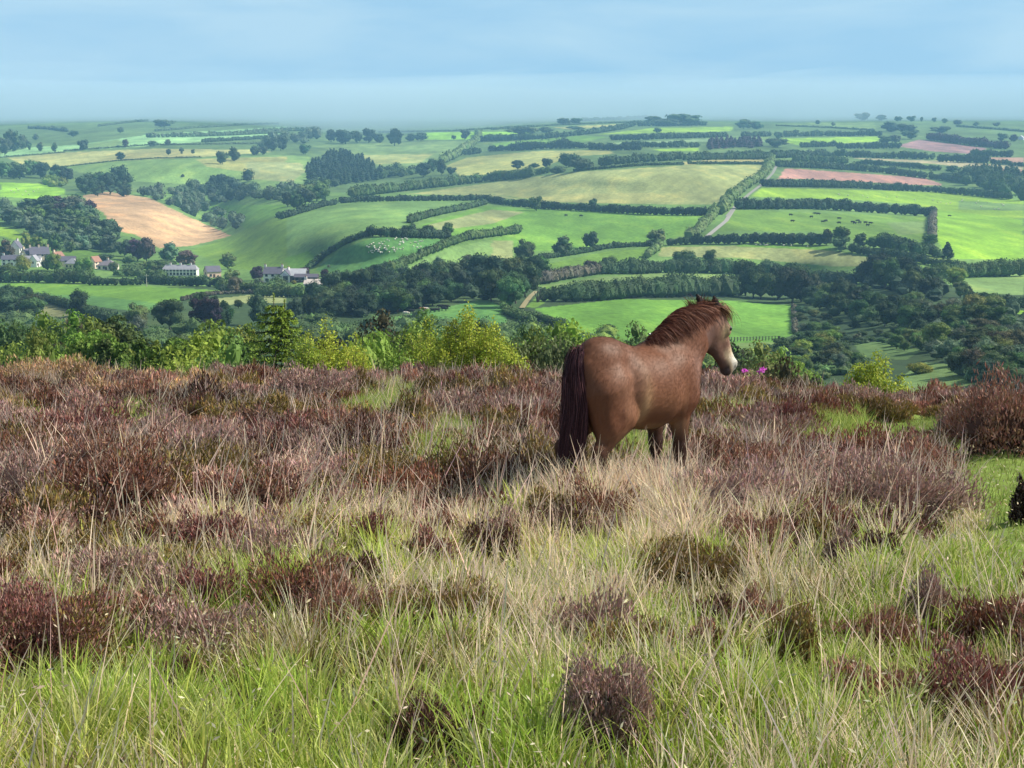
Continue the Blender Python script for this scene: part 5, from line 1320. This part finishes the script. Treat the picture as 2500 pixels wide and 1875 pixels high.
# ------------------------------------------------------------------ the pony
def build_pony():
    N_ = lambda *a: np.array(a, float)
    yaw, pit = math.radians(-4), math.radians(61)
    h = N_(math.cos(pit) * math.cos(yaw), math.cos(pit) * math.sin(yaw), -math.sin(pit))
    f = N_(math.sin(pit) * math.cos(yaw), math.sin(pit) * math.sin(yaw), math.cos(pit))
    s = np.cross(f, h)      # sideways on the head
    s = s / np.linalg.norm(s)
    if s[1] < 0: s = -s
    P0 = N_(.90, .01, 1.335)
    hp = lambda a, b=0, c=0: P0 + h * a + f * b + s * c
    prim = []   # a, b, ra, rb, y-squash, blend
    def cap(a, b, ra, rb, ys=1., k=.05): prim.append((N_(*a), N_(*b), ra, rb, ys, k))
    # trunk
    cap((-.33, 0, .965), (-.12, 0, .90), .285, .27, .70)
    cap((-.10, 0, .86), (.14, 0, .83), .28, .285, 1.02, .06)
    cap((.16, 0, .86), (.40, 0, .90), .275, .225, .88, .08)
    cap((.20, 0, 1.06), (.34, 0, 1.08), .10, .10, .7, .10)
    cap((-.42, 0, 1.10), (-.50, 0, 1.05), .12, .10, .9, .08)
    cap((.44, 0, .82), (.50, 0, .92), .17, .17, 1.0, .08)
    # neck
    cap((.36, 0, .98), (.56, 0, 1.12), .245, .20, .62, .09)
    cap((.56, 0, 1.13), (.80, .005, 1.245), .205, .155, .60, .07)
    cap((.44, 0, 1.14), (.85, .01, 1.31), .11, .085, .5, .06)
    # hind quarters and hind legs, the left one half a step back
    for y, ox in ((-1, 0), (1, -.10)):
        cap((-.36, y * .095, .90), (-.28, y * .135, .71), .185, .115, .92, .035)
        cap((-.45, y * .10, .88), (-.42, y * .125, .66), .145, .11, 1, .06)
        cap((-.30 + ox * .4, y * .165, .70), (-.49 + ox, y * .14, .475), .115, .052, .85, .06)
        cap((-.52 + ox, y * .14, .50), (-.50 + ox, y * .14, .42), .047, .046, .8, .03)
        cap((-.49 + ox, y * .14, .46), (-.475 + ox, y * .14, .15), .043, .038, .9, .03)
        cap((-.475 + ox, y * .14, .15), (-.44 + ox, y * .14, .085), .043, .04, 1, .02)
        cap((-.43 + ox, y * .14, .065), (-.41 + ox, y * .14, .02), .048, .062, 1, .02)
    # shoulders and forelegs
    for y, ox in ((-1, 0), (1, .03)):
        cap((.34, y * .125, .95), (.42, y * .15, .77), .14, .12, .8, .075)
        cap((.36 + ox, y * .145, .74), (.375 + ox, y * .14, .42), .105, .056, .85, .06)
        cap((.378 + ox, y * .14, .40), (.38 + ox, y * .14, .36), .055, .052, .95, .03)
        cap((.378 + ox, y * .14, .36), (.38 + ox, y * .14, .14), .041, .037, .9, .03)
        cap((.385 + ox, y * .14, .14), (.41 + ox, y * .14, .08), .042, .04, 1, .02)
        cap((.415 + ox, y * .14, .065), (.43 + ox, y * .14, .02), .048, .062, 1, .02)
    body_n = len(prim)
    # head
    cap(hp(.03, -.05), hp(.13, -.02), .105, .10, .85, .05)
    cap(hp(.12, -.105), hp(.19, -.115), .098, .088, .66, .05)
    cap(hp(.08, .0), hp(.42, -.025), .088, .055, .82, .04)
    cap(hp(.20, -.11), hp(.42, -.075), .062, .043, .7, .04)
    cap(hp(.42, -.03), hp(.47, -.04), .060, .054, .95, .03)
    cap(hp(.475, -.085), hp(.495, -.075), .034, .03, 1.1, .025)
    for y in (-1, 1):
        cap(hp(.455, .004, y * .036), hp(.475, -.008, y * .034), .027, .026, 1, .02)
        cap(hp(.145, .030, y * .070), hp(.185, .022, y * .068), .030, .028, 1, .025)
        cap(hp(-.02, -.01, y * .062), hp(-.155, -.005, y * .092), .038, .011, .8, .02)
        cap(hp(-.05, -.01, y * .070), hp(-.10, -.005, y * .082), .040, .032, .7, .015)
    lo, hi, dx = N_(-.78, -.40, -.06), N_(1.25, .44, 1.56), .0125
    n = np.ceil((hi - lo) / dx).astype(int); ax = [lo[i] + dx * np.arange(n[i]) for i in range(3)]
    X, Y, Z = [a.astype(np.float32) for a in np.meshgrid(*ax, indexing='ij')]
    D = np.full(X.shape, 9., np.float32)
    for a, b, ra, rb, ys, k in prim:
        m_ = max(ra, rb) * max(1, ys) + .14
        sl = tuple(slice(max(0, int((min(a[i], b[i]) - m_ - lo[i]) / dx)), int((max(a[i], b[i]) + m_ - lo[i]) / dx) + 2) for i in range(3))
        px_, py_, pz_ = X[sl] - a[0], (Y[sl] - a[1]) / ys, Z[sl] - a[2]
        ba = N_(b[0] - a[0], (b[1] - a[1]) / ys, b[2] - a[2]); L2 = (ba ** 2).sum() + 1e-9
        t = np.clip((px_ * ba[0] + py_ * ba[1] + pz_ * ba[2]) / L2, 0, 1)
        dd = np.sqrt((px_ - t * ba[0]) ** 2 + (py_ - t * ba[1]) ** 2 + (pz_ - t * ba[2]) ** 2) - (ra + (rb - ra) * t)
        dd = dd * min(1, .5 + .5 * ys)
        o = D[sl]; hh = np.clip(.5 + .5 * (o - dd) / k, 0, 1)
        D[sl] = o * (1 - hh) + dd * hh - k * hh * (1 - hh)
    # surface nets
    ins = D < 0
    c8 = [(i, j, k) for i in (0, 1) for j in (0, 1) for k in (0, 1)]
    sh = tuple(q - 1 for q in D.shape); cnt = np.zeros(sh, int); cut = lambda A, c: A[c[0]:c[0] + sh[0], c[1]:c[1] + sh[1], c[2]:c[2] + sh[2]]
    for c in c8: cnt += cut(ins, c)
    act = (cnt > 0) & (cnt < 8); ids = -np.ones(sh, int); idx = np.argwhere(act); ids[act] = np.arange(len(idx))
    acc = np.zeros((len(idx), 3)); w = np.zeros(len(idx))
    for e0 in range(8):
        for e1 in range(e0 + 1, 8):
            a, b = np.array(c8[e0]), np.array(c8[e1])
            if np.abs(a - b).sum() != 1: continue
            da = D[tuple((idx + a).T)]; db = D[tuple((idx + b).T)]; m_ = (da < 0) != (db < 0)
            t = np.where(m_, da / np.where(m_, da - db, 1), 0)[:, None]
            acc += np.where(m_[:, None], a + (b - a) * t, 0); w += m_
    V = lo + dx * (idx + acc / w[:, None]); faces = []
    for axi in range(3):
        o1, o2 = [q for q in range(3) if q != axi]
        s0 = [slice(1, -1)] * 3; s0[axi] = slice(0, -1); s1 = list(s0); s1[axi] = slice(1, None)
        A, B = ins[tuple(s0)], ins[tuple(s1)]; x = np.argwhere(A != B); base = np.array([1, 1, 1]); base[axi] = 0; x = x + base
        u = np.zeros(3, int); u[o1] = 1; v = np.zeros(3, int); v[o2] = 1
        q = np.stack([ids[tuple((x - u - v).T)], ids[tuple((x - v).T)], ids[tuple(x.T)], ids[tuple((x - u).T)]], 1)
        fl = ins[tuple(x.T)]; fl = fl if axi != 1 else ~fl
        q[~fl] = q[~fl][:, ::-1]; faces.append(q)
    Fq = np.concatenate(faces); Fq = Fq[(Fq >= 0).all(1)]
    # smooth the skin
    E_ = np.concatenate([Fq[:, [0, 1]], Fq[:, [1, 2]], Fq[:, [2, 3]], Fq[:, [3, 0]]])
    for it, lam in enumerate((.5, -.52) * 4):
        sm = np.zeros_like(V); ct = np.zeros(len(V)); np.add.at(sm, E_[:, 0], V[E_[:, 1]]); np.add.at(ct, E_[:, 0], 1); np.add.at(sm, E_[:, 1], V[E_[:, 0]]); np.add.at(ct, E_[:, 1], 1)
        V = V + lam * (sm / ct[:, None] - V)
    # coat colours
    def coat(V):
        x, y, z = V.T; n = len(V)
        c = np.tile(N_(.160, .066, .036), (n, 1)); 
        ch = lambda col, w: c.__setitem__(slice(None), c * (1 - w[:, None]) + np.array(col) * w[:, None])
        ch((.27, .13, .072), .55 * np.exp(-((z - .74) / .14) ** 2) * (x > -.35) * (x < .35))           # paler flank
        ch((.42, .26, .14), .9 * np.exp(-((x + .14) / .05) ** 2 - ((z - .76) / .20) ** 2))            # stifle fold
        ch((.36, .24, .14), .8 * np.exp(-((x - 0) / .35) ** 2) * sstep(.66, .56, z) * sstep(.4, .5, z))     # mealy belly
        ch((.125, .058, .036), .8 * sstep(1.10, 1.22, z) * (x < .2))                                # darker croup
        ch((.28, .15, .10), .5 * np.exp(-((x + .33) / .12) ** 2 - ((z - .92) / .12) ** 2))
        ch((.16, .075, .05), .5 * np.exp(-((x + .17) / .05) ** 2) * sstep(.8, .95, z))
        ch((.26, .15, .115), .6 * np.exp(-((x - .55) / .12) ** 2 - ((z - .98) / .14) ** 2))
        leg = sstep(.62, .42, z); ch((.055, .028, .022), leg)
        ch((.02, .016, .014), sstep(.10, .07, z))
        q = V - P0; a = q @ h; b = q @ f; d = q @ s; hd = (a > -.16) & (x > .62) & (z > .8) & (b > -.24)
        hd = hd * sstep(-.02, .06, a)
        ch((.23, .13, .10), .8 * hd)
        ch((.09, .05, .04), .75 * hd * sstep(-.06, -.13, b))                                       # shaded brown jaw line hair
        ch((.46, .34, .20), hd * np.exp(-((a - .165) / .055) ** 2 - ((b - .0) / .055) ** 2) * sstep(.03, .055, np.abs(d)))   # pale eye ring
        ch((.50, .38, .25), hd * sstep(.27, .36, a) * sstep(-.09, -.05, b))
        ch((.66, .62, .54), hd * sstep(.34, .42, a) * sstep(-.055, -.02, b))
        ch((.07, .05, .05), hd * sstep(.41, .45, a) * sstep(-.045, -.075, b))                       # dark lips and chin
        ch((.03, .022, .022), hd * np.exp(-((a - .474) / .016) ** 2 - ((b + .012) / .014) ** 2 - ((np.abs(d) - .05) / .02) ** 2))
        ear = (a < -.035) & (np.abs(d) > .035) & (x > .72); c[ear] = (.022, .014, .013)
        return np.clip(c, .01, 1)
    pr = np.random.default_rng(31)
    col = coat(V)
    root = link('pony', None); tag(root, 'brown moorland pony with mealy muzzle standing in the heather, seen from behind', 'pony')
    m = MB(); m.add(V, Fq, col); link('body', m.mesh('body', [M_coat], True), root)
    # fuzzy coat of short hairs
    A, B, Cc = V[Fq[:, 0]], V[Fq[:, 1]], V[Fq[:, 3]]; nr_ = np.cross(B - A, Cc - A); ar = np.linalg.norm(nr_, axis=1); nr_ = unit(nr_)
    k = 52000; fi = pr.choice(len(Fq), k, p=ar / ar.sum()); u, v = pr.random((2, k, 1)); p = A[fi] + (B - A)[fi] * u + (Cc - A)[fi] * v; nn = nr_[fi]
    flow = np.tile(N_(-.75, 0, -.65), (k, 1)) + pr.normal(0, .25, (k, 3)); q = p - P0; onh = (q @ h > 0) & (p[:, 0] > .7); flow[onh] = h + pr.normal(0, .2, (int(onh.sum()), 3))
    t = unit(flow - (flow * nn).sum(1)[:, None] * nn); dr = unit(t + nn * pr.uniform(.04, .22, (k, 1))); L = pr.uniform(.014, .034, k)[:, None]; L[onh] *= .55
    keep = p[:, 2] > .12; sd = unit(np.cross(dr, nn)) * pr.uniform(.0014, .0026, (k, 1)); cc = coat(p) * np.clip(pr.normal(.97, .075, (k, 1)), .7, 1.3)
    V4 = np.stack([p - sd, p + sd, p + dr * L], 1)[keep].reshape(-1, 3); m = MB(); m.add(V4, np.arange(len(V4)).reshape(-1, 3), np.repeat(cc[keep], 3, 0)); me = m.mesh('coat', [M_hair], True); me.normals_split_custom_set(np.repeat(nn[keep], 3, 0).astype(np.float32)); link('coat', me, root)
    def strands(name, paths, w, cols):
        m = MB(); n, T = paths.shape[:2]; tg = unit(np.gradient(paths, axis=1)); side = unit(np.cross(tg, pr.normal(0, 1, (n, 1, 3)) + [0, 0, .01]))
        ww = np.linspace(1, .12, T)[None, :, None] * w[:, None, None]
        Vs = np.stack([paths - side * ww, paths + side * ww], 2).reshape(n * T * 2, 3)
        i = np.arange(T - 1) * 2; q = np.stack([i, i + 1, i + 3, i + 2], 1); Fs = (q[None] + (np.arange(n) * T * 2)[:, None, None]).reshape(-1, 4)
        m.add(Vs, Fs, np.repeat(cols, T * 2, 0)); link(name, m.mesh(name, [M_hair]), root)
    hc = lambda n, base, alt, p: np.where(pr.random((n, 1)) < p, np.array(alt), np.array(base)) * np.clip(pr.normal(1, .3, (n, 1)), .4, 2)
    # mane: locks laid over the near side of the neck
    n = 5600; T = 8; u = pr.random(n); lr = np.random.default_rng(9).random((81, 3))[(u * 80).astype(int)]
    axp = lambda u: np.stack([np.interp(u, [0, .45, 1], [.22, .57, .87]), 0 * u, np.interp(u, [0, .45, 1], [.98, 1.14, 1.245])], 1)
    rad = np.interp(u, [0, .2, .5, 1], [.185, .215, .235, .155]); th_max = math.radians(82) * (.55 + .5 * lr[:, 0]) * pr.uniform(.75, 1.05, n) * np.interp(u, [0, .25, 1], [.55, 1, 1.0])
    tt = np.linspace(0, 1, T); upv = N_(-.50, 0, .866)
    th = (-.22 + pr.normal(0, .09, n))[:, None] + (th_max)[:, None] * tt[None] ** .9
    off = rad[:, None] * (1.02 + pr.uniform(0, .10, n)[:, None] + .10 * np.sin(tt * 3.1)[None] * lr[:, 1:2])
    shift = ((lr[:, 2] - .35) * .16)[:, None] * tt[None] ** 1.3 + pr.normal(0, .022, (n, 1)) * tt[None]
    nd = N_(.866, 0, .5)
    paths = axp(u)[:, None] + upv * (off * np.cos(th))[..., None] + N_(0, -1, 0) * (off * np.sin(th) * .66 + .012)[..., None] + nd * shift[..., None]
    fr = (pr.random(n) < .06); paths[fr] += (np.array([-.035, 0, .05]) * tt[:, None] ** 1.5)[None] * pr.uniform(.3, 1.2, (int(fr.sum()), 1, 1))
    strands('mane', paths, pr.uniform(.0011, .0026, n), hc(n, (.095, .032, .023), (.27, .115, .07), .38))
    # windblown tuft behind the ears and forelock over the brow
    n = 520; cl = pr.integers(0, 2, n); c0 = np.array([[.70, 0, 1.335], [.77, -.01, 1.355], [.84, -.01, 1.375], [.88, -.02, 1.385]])[cl]; tip = np.array([[-.07, 0, .12], [.02, -.02, .105], [.06, -.03, .15], [.05, -.05, .08]])[cl]
    b = c0 + pr.normal(0, .022, (n, 3)); e_ = tip * pr.uniform(.5, 1.1, (n, 1)) + pr.normal(0, .022, (n, 3)); t2 = tt[None, :, None]
    paths = b[:, None] + e_[:, None] * t2 + N_(-.03, -.01, -.02) * t2 ** 2.2
    strands('crest_tuft', paths, pr.uniform(.0018, .0040, n), hc(n, (.075, .028, .022), (.22, .10, .065), .3))
    n = 900; b = hp(-.04, .03) + pr.normal(0, 1, (n, 3)) * [.02, .05, .015]; ln = pr.uniform(.10, .20, (n, 1, 1))
    paths = b[:, None] + (h + .10 * f) * ln * t2 + f * .045 * np.sin(t2 * 2.6) + s * (pr.normal(0, .035, (n, 1, 1)) * t2)
    strands('forelock', paths, pr.uniform(.0012, .0028, n), hc(n, (.12, .055, .035), (.34, .19, .11), .45))
    # tail
    n = 4600; a = pr.uniform(0, 6.28, n); rr = np.sqrt(pr.random(n)); T = 10; tt = np.linspace(0, 1, T); t2 = tt[None, :, None]
    b = N_(-.565, 0, 1.10) + np.stack([np.cos(a) * .025 * rr, np.sin(a) * .045 * rr, pr.normal(0, .035, n)], 1)
    ln = np.where(pr.random(n) < .25, pr.uniform(.78, 1.0, n), pr.uniform(.45, .85, n))
    out = np.stack([np.cos(a) * rr * .050 - .035, np.sin(a) * rr * .062, 0 * a], 1)
    fan = np.sin(np.clip(tt * 2.4, 0, 1.57))[None, :, None]; drop = np.maximum(tt - .10, 0) ** 1.0
    paths = b[:, None] + out[:, None] * fan + N_(-.04, 0, .03) * np.sin(np.clip(tt * 6, 0, 3.14))[None, :, None] - N_(0, 0, 1) * (ln[:, None] * drop[None])[..., None] + N_(-.035, .03, 0) * t2 ** 3 + pr.normal(0, .014, (n, 1, 3)) * t2 * [1, 1, .2]
    strands('tail', paths, pr.uniform(.0011, .0028, n), hc(n, (.042, .016, .022), (.15, .065, .075), .28))
    # eyes
    for y in (-1, 1):
        m = MB(); Vv, Ff = ICO2; m.add(hp(.165, .040, y * .083) + Vv * .0215, Ff, (.012, .008, .007)); link('eye', m.mesh('eye', [M_eye], True), root)
    return root
M_eye = bpy.data.materials.new('eye'); M_eye.use_nodes = True; M_eye.node_tree.nodes['Principled BSDF'].inputs['Base Color'].default_value = (.012, .007, .006, 1); M_eye.node_tree.nodes['Principled BSDF'].inputs['Roughness'].default_value = .4
pony = build_pony()
PX, PD = 1543, 10.4
pony.scale = (.98, .93, 1)
U_, S_ = ray(PX, 1250); pony.location = (U_ * PD, PD, -2.495); pony.rotation_euler = (0, 0, math.radians(43.5))
# ------------------------------------------------------------------ sun, sky and air
SUN_EL, SUN_AZ = math.radians(41), math.radians(8)         # from the right, slightly behind the scene
sd = Vector((math.cos(SUN_EL) * math.cos(SUN_AZ), math.cos(SUN_EL) * math.sin(SUN_AZ), math.sin(SUN_EL)))
sun = bpy.data.lights.new('sun', 'SUN'); sun.energy = 5.0; sun.angle = math.radians(.5); sun.color = (1, .93, .80)
so = bpy.data.objects.new('sun', sun); so.rotation_euler = sd.to_track_quat('Z', 'Y').to_euler(); COL.objects.link(so)
w = bpy.data.worlds.new("World"); scene.world = w; w.use_nodes = True
nt = w.node_tree; nt.nodes.clear(); N = nt.nodes.new; L = nt.links.new
out = N('ShaderNodeOutputWorld'); bg = N('ShaderNodeBackground'); sky = N('ShaderNodeTexSky'); sky.sky_type = 'NISHITA'; sky.sun_disc = False
sky.sun_elevation = SUN_EL; sky.sun_rotation = math.pi / 2 - SUN_AZ; sky.air_density = 1.2; sky.ozone_density = 2.0; sky.dust_density = .4
bg.inputs['Strength'].default_value = .070
tc = N('ShaderNodeTexCoord'); mp = N('ShaderNodeMapping'); mp.inputs['Scale'].default_value = (2.6, 2.6, 13); L(tc.outputs['Generated'], mp.inputs['Vector'])
n1 = N('ShaderNodeTexNoise'); n1.inputs['Scale'].default_value = 2.2; n1.inputs['Detail'].default_value = 7; n1.inputs['Roughness'].default_value = .55; n1.inputs['Distortion'].default_value = .3; L(mp.outputs[0], n1.inputs['Vector'])
r1 = N('ShaderNodeMapRange'); r1.inputs['From Min'].default_value = .36; r1.inputs['From Max'].default_value = .64; L(n1.outputs['Fac'], r1.inputs['Value'])
# thin low cloud: bluish sheet with paler drifts
cm = N('ShaderNodeMix'); cm.data_type = 'RGBA'; cm.inputs[6].default_value = (3.3, 5.9, 8.3, 1); cm.inputs[7].default_value = (4.7, 7.0, 8.7, 1); L(r1.outputs['Result'], cm.inputs[0])
mx = N('ShaderNodeMix'); mx.data_type = 'RGBA'; mx.inputs[0].default_value = .88; L(sky.outputs[0], mx.inputs[6])
# overhead the cloud is broken and whiter than the blue sheet low over the hills
sx = N('ShaderNodeSeparateXYZ'); L(tc.outputs['Generated'], sx.inputs[0]); re_ = N('ShaderNodeMapRange'); re_.inputs['From Min'].default_value = .16; re_.inputs['From Max'].default_value = .5; L(sx.outputs['Z'], re_.inputs['Value'])
co = N('ShaderNodeMix'); co.data_type = 'RGBA'; co.inputs[7].default_value = (3.6, 3.9, 4.3, 1); L(re_.outputs['Result'], co.inputs[0]); L(cm.outputs[2], co.inputs[6]); L(co.outputs[2], mx.inputs[7])
L(mx.outputs[2], bg.inputs['Color']); L(bg.outputs[0], out.inputs['Surface'])
# air: even haze over the whole land, and the low cloud that sits on the hilltops behind it
def volume(name, V, Fc, col, dens, label, cat):
    m = MB(); m.add(V, Fc, (1, 1, 1)) if not isinstance(Fc, list) else [m.add(V, f_, (1, 1, 1)) for f_ in Fc]
    hm = bpy.data.materials.new(name); hm.use_nodes = True; ht = hm.node_tree; ht.nodes.clear()
    ho = ht.nodes.new('ShaderNodeOutputMaterial'); hv = ht.nodes.new('ShaderNodeVolumePrincipled')
    hv.inputs['Color'].default_value = (*col, 1); hv.inputs['Density'].default_value = dens; hv.inputs['Anisotropy'].default_value = .0
    ht.links.new(hv.outputs[0], ho.inputs['Volume']); hm.cycles.volume_sampling = 'DISTANCE'
    me = m.mesh(name, [hm]); bm = bmesh.new(); bm.from_mesh(me); bmesh.ops.remove_doubles(bm, verts=bm.verts, dist=.01); bmesh.ops.recalc_face_normals(bm, faces=bm.faces); bm.to_mesh(me); bm.free()
    o = link(name, me); tag(o, label, cat, kind='stuff')
FR = [(-4200, 3000), (-1250, 3150), (-800, 3500), (-350, 3050), (-60, 3150), (160, 3450), (420, 3600), (620, 3400), (900, 3550), (1250, 3500), (4200, 3100)]
FX = np.linspace(-4200, 4200, 60); FYv = np.interp(FX, [a for a, b in FR], [b for a, b in FR])
n_ = len(FX); B_ = [[x, y, -93] for x, y in zip(FX, FYv)]; T_ = [[x, y, 152] for x, y in zip(FX, FYv)]
Vh = np.array(B_ + T_ + [[-4200, -40, -93], [4200, -40, -93], [-4200, -40, 152], [4200, -40, 152]])
bl, br, tl, tr = 2 * n_, 2 * n_ + 1, 2 * n_ + 2, 2 * n_ + 3
Fh = [np.array([[i, i + 1, n_ + i + 1, n_ + i] for i in range(n_ - 1)] + [[bl, tl, tr, br], [bl, 0, n_, tl], [br, tr, 2 * n_ - 1, n_ - 1]]),
      np.array([list(range(n_)) + [br, bl]])[:, ::-1], np.array([list(range(n_, 2 * n_)) + [tr, tl]])]
volume('haze', Vh, Fh, (.32, .64, 1), .00014, 'blue haze over the valley and the far fields', 'haze')
Bc = [[x, y + 4, -93] for x, y in zip(FX, FYv)]; Tc = [[x, y + 4, 170 + 26 * math.sin(x * .0031) + 22 * math.sin(x * .0083 + 1)] for x, y in zip(FX, FYv)]
Vc = np.array(Bc + Tc + [[-4200, 6000, -93], [4200, 6000, -93], [-4200, 6000, 180], [4200, 6000, 180]])
Fc_ = [np.array([[i, n_ + i, n_ + i + 1, i + 1] for i in range(n_ - 1)] + [[bl, br, tr, tl], [bl, tl, n_, 0], [br, n_ - 1, 2 * n_ - 1, tr]]),
       np.array([list(range(n_)) + [br, bl]]), np.array([list(range(n_, 2 * n_)) + [tr, tl]])[:, ::-1]]
volume('low_cloud', Vc, Fc_, (.66, .85, 1), .0034, 'pale blue low cloud lying on the far hilltops', 'cloud')
c = scene.cycles
c.use_adaptive_sampling = False
c.max_bounces = 6; c.diffuse_bounces = 3; c.glossy_bounces = 2; c.transmission_bounces = 4; c.volume_bounces = 1; c.transparent_max_bounces = 4
c.use_denoising = True; c.caustics_reflective = False; c.caustics_refractive = False
scene.view_settings.view_transform = 'Standard'; scene.view_settings.look = 'None'; scene.view_settings.exposure = .62; scene.view_settings.gamma = 1
